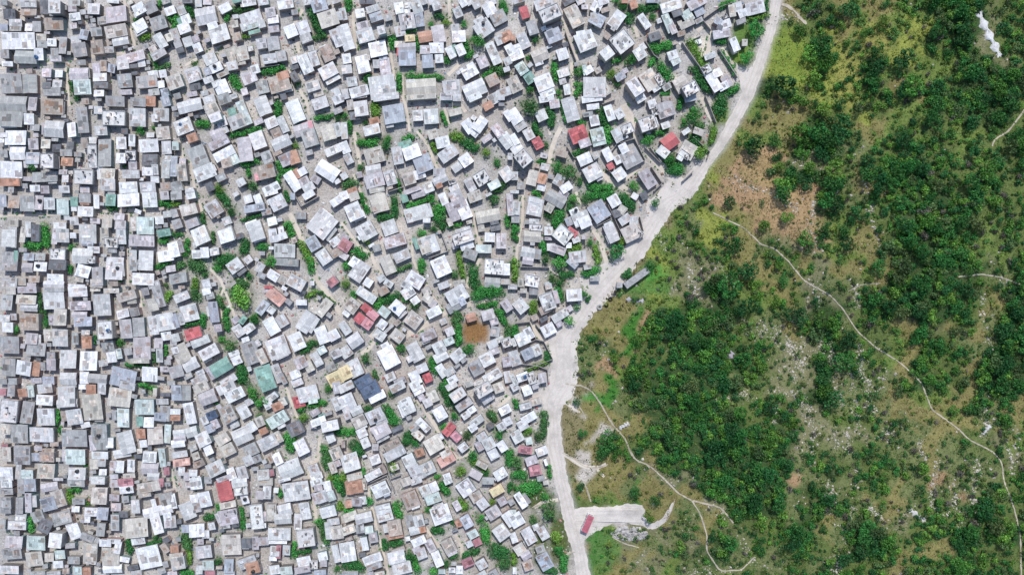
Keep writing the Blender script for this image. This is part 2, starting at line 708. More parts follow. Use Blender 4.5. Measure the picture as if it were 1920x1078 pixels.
't21': (640, 180, '''22,14,16,18,-8,l|10,10,8,12,-8,t|15,22,12,10,-8,d
34,38,19,12,-14,l|37,28,12,8,-14,o
59,20,24,22,-10,b|54,30,9,12,-10,l
37,67,22,18,-16,t|30,62,18,5,-14,n
36,83,18,12,-10,l|37,95,22,16,-14,p|43,91,9,14,-14,v
55,92,13,17,-18,l
86,22,12,13,-4,l|101,23,17,17,-4,l|101,25,16,8,-4,m
63,67,12,20,-10,l|79,63,20,16,-20,w|72,55,16,10,-20,e
92,76,20,20,-22,b|88,88,13,11,-18,w|76,93,14,14,-18,t
128,18,15,8,-14,t
103,43,12,11,-18,t|115,42,10,8,-8,t|114,52,16,13,-12,w
120,65,22,14,-35,l|140,72,14,14,-35,w|130,80,12,10,-36,l
110,86,14,10,0,l
111,94,18,10,-26,l|110,101,8,6,-24,o|125,97,9,6,-20,s|127,104,12,8,-24,w
98,103,12,12,-22,l
143,34,12,16,-36,w|156,32,12,18,35,w|150,38,14,14,40,w
165,11,12,9,-30,o|172,3,14,12,-28,l
188,22,8,14,-34,w
186,50,14,18,-38,l|176,39,11,16,-36,p
190,68,6,8,0,l
158,92,17,16,-32,s|145,100,10,16,-28,l
186,88,14,16,-34,l|172,100,14,10,-28,m
3,39,8,20,-6,l
4,58,10,14,-22,w|8,71,9,12,-26,l
3,90,8,8,-30,l
12,106,12,6,-20,o|40,106,18,6,-10,t
80,106,20,6,-20,p
4,1,10,6,-14,l
50,1,30,8,-8,l|20,1,18,4,-8,l
90,1,34,6,-4,t
150,1,16,8,-24,w
118,1,14,8,0,l
130,2,10,8,0,l
180,2,8,6,0,l
G 38,15,9,18,0
G 31,52,22,8,-8
G 21,52,7,10,0
G 3,22,7,10,0
G 9,34,5,16,0
G 49,57,10,14,0
G 75,47,12,6,-20
G 8,98,16,8,-30
G 22,81,8,8,0
G 130,46,14,9,20
G 145,55,22,10,25
G 163,64,10,10,40
G 115,25,5,16,-20
G 104,58,6,12,-20
G 178,103,16,8,-30
G 52,48,8,8,0
G 27,30,6,7,0
G 175,75,8,10,0
G 64,100,5,14,-10
P 3 69,0 74,18 77,40
P 3 112,0 118,20 121,32
P 3 85,40 98,56 105,76 111,86
P 4 14,40 18,60 21,78
P 4 121,10 134,9 140,18'''),
't22': (640, 360, '''3,4,10,10,-20,w|14,5,12,10,-20,t
14,22,18,20,-24,l|20,27,14,10,-24,w
28,44,20,19,-30,l|28,47,22,6,-30,w|25,38,16,5,-30,w
54,40,17,17,-20,l
42,12,19,22,-16,t|42,18,16,6,-16,n
85,24,28,16,-16,l|77,27,9,16,-16,o|94,22,16,16,-16,l|88,1,20,10,-18,p
71,7,8,10,-18,e
100,59,18,20,-20,l|93,60,12,20,-20,t|84,58,6,14,-20,e
60,55,25,14,-16,p|68,57,10,8,-18,o|57,60,12,8,-18,l
68,72,19,12,-24,l|52,82,14,22,-24,t
112,84,19,22,-24,w
115,8,9,14,-22,w|129,5,15,14,-22,l
131,20,24,22,-22,p|138,20,14,22,-22,w|122,34,6,10,-22,t
137,51,24,14,-18,s|141,59,16,12,-18,w|128,60,8,8,-18,p
165,27,28,14,-12,t|157,38,8,14,-8,t|172,33,10,8,-12,d
167,51,12,11,2,w|180,55,12,18,0,p
160,64,18,10,0,m
172,84,22,18,4,s|170,102,18,12,4,g|185,87,10,14,0,w
190,14,8,26,-4,p
150,5,16,12,-20,t
4,60,14,14,32,v|3,72,10,8,32,p|3,53,10,10,32,p
20,89,17,23,34,l|14,79,10,12,34,w
30,102,10,10,32,w|45,97,10,8,-34,l|53,103,11,8,34,l
83,99,20,16,32,w|72,105,10,8,30,l
115,105,13,8,-20,l
133,104,14,10,-10,t
137,43,18,6,-16,l
96,32,9,6,0,s
145,70,16,12,20,g
G 100,8,10,12,0
G 109,22,13,20,20
G 60,15,8,20,0
G 90,47,12,8,-20
G 50,28,22,8,-10
G 85,13,26,6,-20
G 114,36,8,14,0
G 20,69,18,8,20
G 27,56,12,8,30
G 6,84,10,10,0
G 4,103,10,10,0
G 90,83,8,14,0
G 134,82,6,32,-10
G 149,95,10,28,-5
G 68,86,22,5,-24
G 187,32,6,14,0
G 172,8,10,14,30
G 128,38,16,4,-14
G 25,12,5,24,-20
G 188,84,5,10,0
G 128,93,10,8,0
G 104,42,8,8,0
P 3 80,55 80,75 86,88 96,106
P 4 141,12 150,30 156,60 158,72 150,85 142,100 142,108
P 3 0,78 20,66 32,66 38,82 50,94
P 3 0,34 12,50 22,64'''),
't23': (640, 540, '''12,20,15,16,38,t|6,28,9,8,38,w
28,8,24,11,34,l
28,23,12,9,40,r|20,34,10,12,40,r|35,30,13,10,40,k|29,40,12,12,36,k
48,27,13,11,38,m|63,22,16,14,40,w|69,30,12,4,-40,l
46,41,10,11,36,w|43,53,14,11,34,l|53,46,14,4,-42,g
75,5,15,13,-34,l
83,14,10,9,-36,w
97,12,12,10,36,t|103,18,8,10,36,p|104,27,17,11,-26,w
130,8,24,18,-30,l|126,21,16,12,-30,g|136,15,8,10,-30,b
81,36,18,17,38,t
63,54,15,13,38,t
15,59,17,15,-34,l|5,72,13,13,-34,l
53,78,20,24,-28,w|50,66,10,10,-28,w
83,72,15,22,-28,l|78,79,10,8,-28,l
98,53,18,12,-24,p|95,60,10,5,-24,l
122,49,10,10,-24,p|121,60,12,9,-24,m|118,45,10,6,-24,n
110,67,14,14,-28,l|112,77,17,11,-28,w
131,76,16,13,-40,l|137,80,8,8,-40,g
146,33,12,10,-16,o|165,30,15,12,-16,p|172,38,10,8,-16,p|173,49,11,12,10,g
186,20,10,14,-34,p
152,90,15,17,-28,g
164,80,16,15,-28,s
170,63,12,10,-24,l|186,61,12,11,-20,s|172,71,12,8,-20,p|178,58,10,7,-24,l
186,83,10,12,-8,p
15,90,16,20,-26,l
5,95,12,16,-26,y
25,105,20,12,-30,u
91,90,13,10,-22,s|97,101,10,11,-24,r
83,101,12,16,-24,w
55,100,12,10,-26,l|66,105,14,8,-24,p
113,93,10,16,-34,w|122,94,12,9,-30,l|125,103,12,9,-30,w
170,99,22,12,-30,s|155,106,14,5,-20,l
4,45,10,16,-34,l
96,4,10,10,-26,t
47,3,12,10,-30,n
187,100,8,14,-10,l
G 13,8,10,10,0
G 43,17,14,8,-40
G 56,12,18,9,-24
G 72,12,10,8,30
G 164,5,36,14,-5
G 129,35,9,16,0
G 132,53,8,24,0
G 143,70,15,12,0
G 165,19,22,6,-8
G 180,32,8,20,-25
G 188,50,9,14,0
G 28,79,11,12,0
G 104,86,10,18,-30
G 128,62,7,6,0
G 118,105,5,10,0
G 82,19,12,8,40
G 37,98,5,10,-20
G 67,68,12,10,-20
P 5 24,42 38,58 34,66 22,74
P 6 60,60 90,44 116,28 150,16 180,10
P 3 96,0 116,28'''),
't24': (640, 720, '''5,3,18,10,-26,l
7,22,18,22,-22,l|17,30,14,10,-24,l|7,36,8,8,-20,p
32,6,22,16,-28,u|40,14,20,10,-26,w|26,5,10,6,-28,w
20,42,16,14,-26,t|18,40,8,6,-26,d|22,48,14,7,-26,w
38,36,20,16,-24,l|44,40,14,14,-24,l|40,50,16,8,-24,p
63,3,18,10,-26,l
83,2,12,12,-26,w|87,7,14,9,-26,w
74,25,16,18,-24,l|72,19,12,7,-26,w|68,30,6,16,-24,w
103,14,12,14,-24,t|97,21,10,10,-28,l|90,15,8,8,-28,p
111,33,14,16,-30,s
131,12,18,12,-34,s|124,2,14,8,-30,l
160,6,20,14,-30,s|164,15,16,12,-34,l
138,23,20,10,-34,l|147,29,10,8,-34,w|140,35,10,8,-34,l
152,42,18,9,-36,l|148,49,10,9,-36,w
184,29,14,10,-28,w
180,48,10,10,-30,l|187,42,10,10,-25,l
92,46,18,9,46,w|84,48,8,16,46,g|86,57,14,9,40,t|82,54,6,14,-20,o
23,55,12,11,-24,w|27,66,10,12,-24,s
45,53,20,14,-28,p|46,60,16,8,-28,l
57,68,20,10,-26,n|60,78,25,12,-28,l|38,71,8,8,0,p
38,85,12,11,-20,l
76,86,14,14,-26,l|88,77,11,10,-20,o
104,68,20,18,-30,t|110,60,10,8,-30,l
118,85,20,12,-30,c|117,78,12,8,-30,t
121,51,10,16,40,r|129,59,12,10,44,k
137,71,11,10,-38,l
158,59,12,9,-32,l
166,67,14,14,-28,l|171,79,12,12,-28,l|155,70,8,12,-28,p
181,70,10,13,-32,w
158,91,14,7,28,t
179,101,15,12,-32,l|178,104,14,4,-32,w
10,88,20,20,-18,l
15,104,18,8,-14,t
36,102,20,9,-28,l|46,96,8,12,-28,n
82,97,14,12,-24,l|87,103,16,10,-24,l
97,95,17,15,-24,l|98,90,8,6,-24,w
119,104,9,8,-20,w
60,94,10,7,-20,t
2,68,5,8,0,n
177,4,12,12,-20,t
G 5,54,24,7,0
G 17,73,13,20,0
G 56,36,10,26,-30
G 74,61,10,16,0
G 82,66,10,8,0
G 118,12,10,30,-25
G 127,35,9,10,-20
G 134,98,13,12,0
G 170,36,9,14,-30
G 147,81,12,12,30
G 177,56,14,10,40
G 189,83,8,18,0
G 56,12,8,7,0
G 141,58,10,10,-30
G 115,48,8,8,0
G 58,93,12,12,0
G 30,28,10,10,0
G 162,100,10,8,20
G 155,92,20,6,30
G 24,99,5,8,0
G 2,105,5,8,0
G 108,104,8,6,0
P 4 86,18 100,38 108,50 114,68 130,82
P 4 176,26 190,14
P 3 128,84 142,80 150,70'''),
't25': (640, 898, '''14,9,20,16,-8,o|9,11,8,14,-8,o|24,6,9,14,-8,t
24,24,9,10,-8,l|17,26,12,10,0,p|8,28,8,9,-8,o
44,12,19,16,-24,w|50,15,8,10,-24,b
48,38,18,20,-14,l|52,42,10,8,-20,p
73,3,12,10,-20,t|84,2,14,8,-20,l
78,24,18,20,-22,n|83,30,10,7,-20,w
94,13,12,13,-24,l|104,9,10,12,-24,w|103,22,18,12,-20,m
108,30,8,6,-20,g|111,36,14,16,-26,l
112,40,22,20,-20,w|106,37,8,8,-20,s
140,10,18,18,-34,l|141,11,16,6,60,p
159,28,12,13,-36,l|152,20,14,12,-30,t
175,13,16,11,-30,y
171,38,16,14,-32,p|166,42,10,5,-32,l
189,45,12,18,-34,w
180,60,16,17,-36,s
181,25,10,10,-30,p
25,44,20,12,-14,l|10,42,16,10,-20,t
31,57,10,9,-8,m|21,56,10,10,-8,g
26,73,8,16,-10,w|36,66,10,12,-10,p
7,82,18,22,-10,l|10,90,14,5,-18,w
35,90,22,11,-20,w|38,85,14,4,-22,n|37,98,18,8,-20,g
60,55,16,18,-10,n|61,64,18,7,-12,o|52,55,10,10,-10,l
87,47,12,14,-14,l|82,58,12,10,-14,l|91,56,8,9,-14,o|77,48,10,16,-14,g
87,70,17,10,-24,w|100,75,10,16,-26,p
62,88,20,14,-14,l|64,80,16,6,-20,n|68,100,22,14,-14,l|68,104,10,8,-14,d
90,84,12,12,-22,l|85,80,10,8,-22,p
108,90,10,18,-24,w
121,76,14,18,-26,t|121,73,10,8,-30,l|124,82,12,8,-26,p
141,48,12,15,-30,b|132,50,8,9,-20,o|148,62,12,10,-28,m|153,71,10,9,-26,v|144,73,8,8,-26,w
142,94,13,11,-24,v
158,96,12,12,-30,l
133,102,8,10,0,s
10,106,18,5,0,g
8,57,16,10,-20,t
120,2,10,8,-24,l
43,106,12,5,-10,t
130,30,8,12,-30,p
113,104,8,6,0,m
165,2,14,8,0,g
G 2,10,6,20,0
G 8,36,12,6,0
G 30,25,8,12,0
G 63,35,9,18,0
G 61,73,16,7,-10
G 78,86,11,14,-10
G 83,97,8,18,-20
G 14,98,24,12,0
G 116,11,10,16,-25
G 134,29,18,11,25
G 156,44,10,12,-20
G 163,63,11,20,0
G 178,83,24,14,30
G 145,84,22,7,-20
G 108,58,14,8,0
G 105,103,12,8,0
G 170,26,6,8,0
G 183,96,18,12,30
G 118,96,10,8,-30
G 98,34,8,8,0
G 48,74,5,12,0
G 190,9,5,10,0
G 126,86,12,8,0
G 125,48,5,6,0
P 3 30,10 36,40 42,64 48,86 53,108
P 3 95,54 103,66 110,76
P 4 128,62 136,76 136,88'''),
't30': (960, 0, '''14,14,10,14,-18,r
36,4,22,12,-18,l
43,15,24,16,-24,s|40,22,10,8,-24,t
23,31,12,16,-18,g
47,40,18,16,-22,b|43,36,8,10,-22,l
70,18,16,26,-26,t|74,13,5,14,-26,p
96,22,17,15,28,b|95,8,12,12,28,w|92,18,8,8,0,g
118,22,14,20,36,w|111,23,4,14,36,n
115,31,6,8,36,l
83,46,22,22,-22,l|78,40,11,11,-10,w
124,47,22,22,-38,s|118,52,10,12,-38,w|128,37,8,8,0,t
107,60,14,13,-38,s
144,60,13,14,-34,l|147,53,8,8,-34,s
149,24,9,18,-36,w
13,46,12,18,-26,l
4,59,16,18,-20,w
31,62,18,15,-24,t|30,70,10,8,-20,w|37,60,8,12,-20,l
57,61,13,13,-18,w
58,82,14,10,-18,l
11,77,12,14,-34,m|14,78,9,12,-34,q|20,88,12,12,-34,e
36,93,20,18,-22,s
40,105,18,8,-22,w
62,101,8,12,-10,w
3,95,14,18,-26,t
86,79,11,9,-32,w|82,79,5,12,-10,m
93,98,26,24,0,l|88,104,16,6,0,w|106,100,8,14,-30,t
122,86,12,9,-30,b|127,80,8,6,-30,p
155,90,18,22,-34,t|166,90,8,14,-34,s|162,99,10,8,-34,l
139,98,14,20,-34,s
176,26,9,22,-24,m|180,30,8,18,-24,p
179,7,24,12,-18,s
185,12,12,14,-20,d|190,28,6,10,-20,t
161,41,14,10,-20,d
181,62,12,10,-20,w|184,68,11,10,-30,m
189,98,10,14,-30,t
137,5,9,10,-20,o|127,1,8,6,0,o
158,1,14,5,0,b
77,1,10,8,-26,l|103,2,12,7,-20,w|82,8,8,6,0,p
8,1,14,5,-18,p
1,43,6,6,0,o
G 125,9,9,9,0
G 132,20,8,14,0
G 152,9,26,8,-15
G 27,46,9,7,0
G 132,68,14,11,0
G 112,84,10,13,0
G 74,81,12,12,0
G 48,80,7,20,-10
G 168,53,26,11,-10
G 118,95,7,7,0
G 118,67,10,6,0
G 172,80,10,26,-35
G 173,105,10,6,0
G 21,102,8,12,0
G 53,104,6,8,0
G 74,100,7,16,0
G 157,69,12,6,-60
G 158,20,8,8,0
G 18,65,7,5,0
G 118,3,8,8,0
P 3 57,12 63,40 70,60 75,68
P 4 67,70 68,90 70,106
P 4 138,30 142,42
W 60,36 72,68
W 16,40 22,8 
W 100,92 112,104
W 150,46 160,62 165,66
W 92,85 112,104'''),
't31': (960, 180, '''66,15,16,28,-16,l
48,9,12,10,-10,p|39,3,18,8,-10,w
33,22,13,13,-24,l
3,23,14,18,-34,w|9,33,14,12,-34,g
19,43,11,14,-28,l|29,53,11,14,-28,r
3,49,8,14,-30,w
7,61,14,16,-36,w|13,70,16,18,-40,s
75,43,20,18,-22,r
93,28,11,12,-12,w|97,46,16,20,-14,m|99,44,10,14,-14,l
110,19,10,18,-20,w|121,20,10,12,-30,s
121,43,16,16,-28,l|130,37,14,12,-24,s
153,31,20,16,-20,s|159,30,11,10,-20,w|173,33,10,8,-20,l
173,15,20,18,-20,p|158,9,10,10,-20,w|162,18,10,8,-20,s
178,51,18,16,-36,r|180,48,10,9,-36,k
170,63,14,11,38,s
190,68,8,10,30,s
82,53,14,10,-20,p
82,71,16,13,-24,w|91,86,20,18,-28,l|96,88,8,16,-28,p
94,67,8,8,-30,g
108,66,10,16,-28,w|111,79,8,8,-28,r
121,88,14,14,-34,l|119,72,8,10,-28,w
134,70,22,20,-28,g|126,59,10,12,-28,w|131,66,10,4,-30,w
153,93,14,22,-34,p|147,92,3,16,-34,w
23,92,12,18,14,t|34,93,10,13,14,o|37,80,10,8,14,l|33,103,10,8,14,w
53,95,12,13,30,g|61,103,14,10,-34,s
145,3,12,8,-30,w
90,3,24,8,-8,w
175,3,12,6,0,n
19,18,5,6,0,p
3,90,8,10,0,l
3,108,10,4,0,l
G 19,12,20,18,0
G 44,24,9,22,-10
G 58,15,6,32,-18
G 28,38,8,20,-20
G 90,48,7,16,-20
G 102,24,10,20,-20
G 108,44,10,20,0
G 74,63,14,7,-25
G 52,80,12,14,0
G 64,86,18,16,30
G 152,50,14,12,0
G 178,73,14,12,-30
G 182,84,16,10,20
G 99,103,28,8,0
G 137,102,10,12,0
G 78,30,10,6,20
G 38,56,6,8,0
G 168,40,16,6,-20
G 76,96,8,10,0
G 33,74,8,5,0
G 190,8,6,14,0
P 5 55,35 47,52 43,66 42,76
P 9 125,10 132,24 138,38 146,52 158,68 178,90 192,98
P 7 100,86 112,96 126,104 134,108
P 3 40,30 43,44
P 5 142,80 125,95
W 110,65 118,54 138,48 150,72 132,83 122,70
W 157,80 169,98 160,107
W 106,82 122,94 130,84
W 150,58 167,75
W 62,57 70,70
W 102,9 116,4'''),
't32': (960, 360, '''26,17,18,20,12,l|25,9,14,8,12,b
49,8,24,14,30,g|50,11,16,10,30,d|58,2,12,8,30,p
42,18,10,10,30,t
78,30,20,15,-24,l|71,24,11,12,-24,w|82,34,14,13,-24,w|65,33,10,10,-24,b
98,22,20,22,-34,b|96,20,9,12,-34,l
115,10,13,14,-30,w|124,20,10,10,34,t|118,24,9,10,-20,d
127,31,14,10,-34,l|137,32,10,10,0,l
134,46,20,18,-26,t|142,45,8,14,-40,s
111,42,10,18,-26,w|111,52,10,10,-26,l|112,46,13,22,-24,l
57,48,20,18,40,s|53,46,10,10,40,w|56,54,10,8,40,k
68,45,13,8,36,r|72,54,9,7,-20,s|64,60,7,7,0,w
81,51,6,5,0,p
23,50,20,13,4,t|27,40,16,8,4,s|25,33,12,6,4,l
18,68,16,12,10,l|18,77,13,10,8,p|29,70,8,12,8,g
5,18,9,16,6,l|4,30,10,10,0,g
74,73,20,14,-8,l
44,62,10,9,0,s|52,65,18,10,20,p
68,80,8,14,-50,b
41,44,10,10,0,s
20,96,12,8,0,w|23,100,16,14,10,s|10,102,8,10,0,t
121,105,7,6,0,l
G 39,75,11,13,0
G 97,4,28,9,0
G 70,8,8,12,0
G 82,9,10,10,0
G 130,11,10,22,-35
G 90,90,22,9,-22
G 70,64,16,9,-20
G 88,57,9,8,0
G 96,70,7,22,-10
G 54,80,14,16,30
G 62,93,16,7,0
G 46,97,14,10,20
G 52,30,12,22,20
G 41,26,8,10,0
G 119,68,20,16,-20
G 123,54,9,12,-20
G 56,72,12,6,0
G 36,62,8,14,0
G 4,88,7,28,0
G 55,103,10,9,0
G 28,2,10,6,0
G 162,12,12,10,0
G 3,45,7,20,0
G 108,3,14,8,0
G 64,16,6,10,0
G 156,84,14,12,0
G 130,92,14,8,-40
P 3 12,0 12,30 8,50 5,70 5,90 10,108
P 3 72,0 76,12 82,18
P 5 92,42 100,56 106,78 112,88
P 3 42,84 52,94 62,98
W 84,16 96,38 112,30 101,8
W 108,14 122,44
W 10,84 42,85
W 130,58 148,44 144,28
W 122,44 122,52 108,58'''),
't33': (960, 540, '''10,20,14,16,-40,l|11,20,9,10,-40,s
40,15,16,20,-20,s|41,20,10,10,-15,p|50,10,6,16,-15,p
70,8,18,14,-4,l|64,9,6,14,-4,p
54,31,20,10,-32,l|62,25,14,7,-32,p|53,40,8,8,-32,p
41,47,16,14,-28,w|36,35,10,6,-28,d
12,57,16,15,-24,l|19,51,10,14,-28,w
2,61,5,10,-20,l
18,74,14,13,-26,b|28,70,10,13,-26,l
3,79,12,18,-18,l
12,100,14,10,-20,w|22,101,10,14,-20,s|34,101,10,12,-10,p
28,106,8,6,0,l|2,103,6,14,-28,l
13,3,8,6,0,t
37,24,14,10,-28,n
G 54,6,7,16,-20
G 25,22,8,14,0
G 65,37,12,12,-30
G 73,22,7,10,0
G 3,49,9,14,0
G 82,8,8,12,30
G 40,78,6,10,0
G 28,88,26,5,-20
G 86,12,4,8,30
P 5 20,38 28,52 40,62
W 27,41 38,56
W 4,40 20,38 27,58 5,68
W 27,58 36,60 46,80 14,92
W 5,60 8,85 30,88 40,92 41,106'''),
't34': (960, 720, '''3,3,9,10,-28,l
17,7,11,12,-20,w|26,2,8,8,-20,p
19,38,18,10,-30,w|12,46,12,12,-28,l
6,59,13,14,-30,l
19,64,8,9,-12,m
15,74,16,9,8,v
26,97,14,12,-10,v
22,86,14,10,-20,p
38,88,4,8,-20,w
15,25,14,8,-15,l
G 4,22,6,10,-30
G 17,53,12,9,0
G 36,45,8,30,0
G 6,88,14,14,0
G 30,60,12,10,0
G 42,98,5,14,0
G 8,102,16,10,0
P 3 58,19 70,28 76,32
P 4 56,77 80,93 96,94 106,90
P 3 96,96 104,104'''),
't35': (960, 898, '''10,24,9,19,-34,w|16,22,6,14,-34,g
5,46,16,16,-30,w|1,38,8,8,0,m
19,64,13,19,-30,l
35,61,11,16,-30,l|27,54,8,8,-20,l
9,79,13,13,-32,t|16,86,12,10,-32,p|18,97,12,12,-20,n
37,93,15,20,-28,b|32,79,11,9,-20,g
3,103,5,8,0,w
2,66,8,12,-20,l
G 20,10,24,14,0
G 44,36,18,24,0
G 24,45,12,8,0
G 50,66,14,12,0
G 52,80,12,14,0
G 42,104,16,8,0
G 2,90,6,14,0
G 38,20,12,8,0
G 58,95,8,20,0
G 3,10,6,8,0
P 4 25,32 36,25 52,23
P 3 66,82 58,88 57,104'''),
't40': (1200, 0, '''64,3,22,12,-28,p|59,2,10,8,-28,u|67,13,12,10,-28,b
54,18,12,14,-34,m|53,27,18,8,-26,t
88,24,9,8,30,b|90,31,7,6,20,d
94,20,10,5,-30,s|97,27,12,10,-20,w|92,38,20,10,-10,p
104,12,8,14,-10,t
110,8,11,11,-14,l|116,15,11,9,-24,w|114,24,12,6,-20,g
130,9,22,14,-14,l|127,4,18,6,-14,t
107,50,9,16,-24,w|105,54,5,14,-24,d
118,48,7,8,0,t
79,63,14,7,-20,l
82,90,12,28,-30,w|87,82,11,10,-24,w|94,97,12,9,-28,w|75,78,12,10,-30,s|98,92,10,14,-34,p
57,100,18,14,-28,s|46,93,16,14,-30,t
G 66,62,9,40,-34
G 100,70,5,30,-34
G 121,65,16,15,0
G 132,32,18,24,20
G 134,19,24,5,-12
G 70,94,9,24,-34
G 62,78,12,6,0
G 92,46,12,6,0
G 98,4,18,6,-20
G 105,101,16,8,-20
G 143,6,4,14,0
P 4 92,54 104,72 112,86
P 4 52,52 68,74 75,70 60,50
P 5 64,35 74,26 80,40 76,62
W 72,21 90,8 104,3
W 48,48 68,76 84,106
W 89,55 110,87
W 54,47 69,40
W 72,24 80,34'''),
't41': (1200, 180, '''52,40,10,6,-34,l
66,40,12,8,20,t
54,61,18,18,30,t|50,66,14,8,36,s
57,3,14,7,-14,b
G 62,22,18,18,0
G 49,30,10,10,0
G 82,44,8,22,10
G 62,50,10,16,0
G 70,62,14,16,0
G 35,71,12,10,0
G 42,82,16,10,20
G 92,10,14,24,20
G 66,33,12,7,20
G 58,46,8,6,0
P 6 70,2 76,16 82,28
W 74,0 86,30
W 12,58 24,74
W 60,46 79,63 76,70
W 48,96 60,85'''),

}
HILL = """...........odogodgDDrd
..........gdyoggyyDDRd
..........ygDydyygdDRd
..........yyDydgdgdDDD
.........gDgygddoDDDDD
.........oooddyogDdDDd
.......yygoDDdodDddgdD
......gyobbRRdrdDDdddd
.....ggobbdDDroDDDdDDd
.....ggdbobbDdrdDDDDdd
....ggryobbrdgddDDDddd
....ggrdoorRdgodDDDDgd
....ygRgDodoRogoDDDDrd
...rygRDododRrrdDDDDdD
..orgDDDDgdRDrdDDDDdoD
.roGbDDDdrroddddoDrorD
.rdodDDDDdrRDrdgoDdrDD
.rbgDDDDDDrRDRdroDdoDD
soGrDDDDrdRDDrroDgooDD
.oooDDDDDddRRddroogoro
.osdDDDDDdDRRRRdroodRg
.soDoDDDDDDrdrddrorrdR
door.RDDDDdbrrddrdbrrd
ddgGoooRDDDrDdrordrdDd
.sssRrroddgDordrRddDDD
.GgRrdRDrddddrDddoDDdD
.GgoRgrrrdrdrDddoddDdd""".split()

# ------------------------------------------------------------------ terrain
ROAD = [(-60,1456,30),(0,1455,28),(40,1449,24),(72,1440,24),(130,1420,28),(180,1401,30),(215,1383,28),(247,1365,28),(280,1346,22),(305,1324,27),
        (338,1300,34),(360,1286,34),(377,1252,42),(427,1219,36),(477,1187,40),(510,1158,44),(540,1130,56),(573,1099,40),(600,1082,40),(615,1070,44),
        (640,1055,60),(673,1057,46),(720,1055,54),(753,1036,44),(787,1038,26),(837,1040,32),(870,1047,28),(900,1052,26),(948,1064,26),
        (998,1076,30),(1031,1086,26),(1078,1094,26),(1140,1106,26)]
RY = np.array([r[0] for r in ROAD], float); RX = np.array([r[1] for r in ROAD], float); RW = np.array([r[2] for r in ROAD], float)
def xroad(py): return np.interp(py, RY, RX)
def hh(x, y):
    px, py = 960 + np.asarray(x)/S, 539 - np.asarray(y)/S
    m = np.clip((px - xroad(py) - 40)/200, 0, 1); m = m*m*(3 - 2*m)
    px = np.clip(px, -600, 2500)
    n = 1.5*np.sin(x*.045 + 1.3*np.sin(y*.031)) + 1.1*np.sin(y*.062 + .9*np.sin(x*.05 + 1)) + .5*np.sin(x*.17 + y*.11) + .4*np.sin(x*.13 - y*.19)
    return m*(n + 2.2 + (px - 1200)*.004)
def gp(px, py, z=0.0):
    """a photo pixel to the point on the ground (raised by z) that it shows"""
    g = 0.0
    for _ in range(4):
        k = (H - g - z)/H
        x, y = (px - 960)*S*k, (539 - py)*S*k
        g = float(hh(x, y))
    return x, y, g
def gpv(px, py, z=0.0):
    g = np.zeros_like(px)
    for _ in range(4):
        k = (H - g - z)/H
        x, y = (px - 960)*S*k, (539 - py)*S*k
        g = hh(x, y)
    return x, y, g

# ------------------------------------------------------------------ materials
def mat(name, rough=.8, spec=.2):
    m = bpy.data.materials.new(name); m.use_nodes = True
    nt = m.node_tree; b = nt.nodes['Principled BSDF']
    b.inputs['Roughness'].default_value = rough
    b.inputs['Specular IOR Level'].default_value = spec
    return m, nt, b
def N(nt, t, **kw):
    n = nt.nodes.new(t)
    for k, v in kw.items():
        if k in n.inputs: n.inputs[k].default_value = v
        else: setattr(n, k, v)
    return n
def mul(nt, a, b, typ='MULTIPLY', fac=1.0):
    n = nt.nodes.new('ShaderNodeMix'); n.data_type = 'RGBA'; n.blend_type = typ
    if isinstance(fac, (int, float)): n.inputs[0].default_value = fac
    else: nt.links.new(fac, n.inputs[0])
    for i, v in ((6, a), (7, b)):
        if isinstance(v, tuple): n.inputs[i].default_value = v
        else: nt.links.new(v, n.inputs[i])
    return n.outputs[2]
def ramp(nt, src, *stops):
    r = nt.nodes.new('ShaderNodeValToRGB'); e = r.color_ramp.elements
    while len(e) < len(stops): e.new(.5)
    for q, (p, c) in zip(e, stops):
        q.position = p; q.color = (c, c, c, 1) if isinstance(c, (int, float)) else (*c, 1)
    nt.links.new(src, r.inputs[0]); return r.outputs[0]
def noise(nt, scale, vec=None, detail=3.0, rough=.55):
    n = N(nt, 'ShaderNodeTexNoise', Scale=scale, Detail=detail, Roughness=rough)
    if vec is not None: nt.links.new(vec, n.inputs['Vector'])
    return n.outputs['Fac']
def col_attr(nt): return N(nt, 'ShaderNodeAttribute', attribute_name='Col').outputs['Color']
def pos(nt): return N(nt, 'ShaderNodeNewGeometry').outputs['Position']
def bump(nt, b, src, strength=.4, dist=.05):
    n = N(nt, 'ShaderNodeBump', Strength=strength, Distance=dist)
    nt.links.new(src, n.inputs['Height']); nt.links.new(n.outputs[0], b.inputs['Normal'])

# corrugated roofing sheets: laid in courses, each sheet a little different, weathered and rusted
M_ROOF, nt, b = mat('roofing_sheet', .5, .25)
uv = N(nt, 'ShaderNodeUVMap', uv_map='UVMap').outputs[0]
br = N(nt, 'ShaderNodeTexBrick', Scale=1.0, **{'Mortar Size': .02, 'Brick Width': .85, 'Row Height': 2.3, 'Color1': (.78,.78,.79,1), 'Color2': (1.08,1.08,1.08,1), 'Mortar': (.6,.58,.58,1)})
nt.links.new(uv, br.inputs['Vector'])
c = mul(nt, col_attr(nt), br.outputs['Color'])
p = pos(nt)
c = mul(nt, c, ramp(nt, noise(nt, .55, p, 5, .65), (.3, .82), (.55, 1.0), (.75, 1.08)))
c = mul(nt, c, ramp(nt, noise(nt, 3.2, p, 3, .7), (.3, .82), (.55, 1.0)))
rust = N(nt, 'ShaderNodeAttribute', attribute_name='Rust').outputs['Fac']
rn = noise(nt, .9, p, 5, .7)
add = N(nt, 'ShaderNodeMath', operation='ADD'); nt.links.new(rn, add.inputs[0]); nt.links.new(rust, add.inputs[1])
c = mul(nt, c, (.30,.155,.085,1), 'MIX', ramp(nt, add.outputs[0], (.70, 0.0), (.84, .75)))
nt.links.new(c, b.inputs['Base Color'])
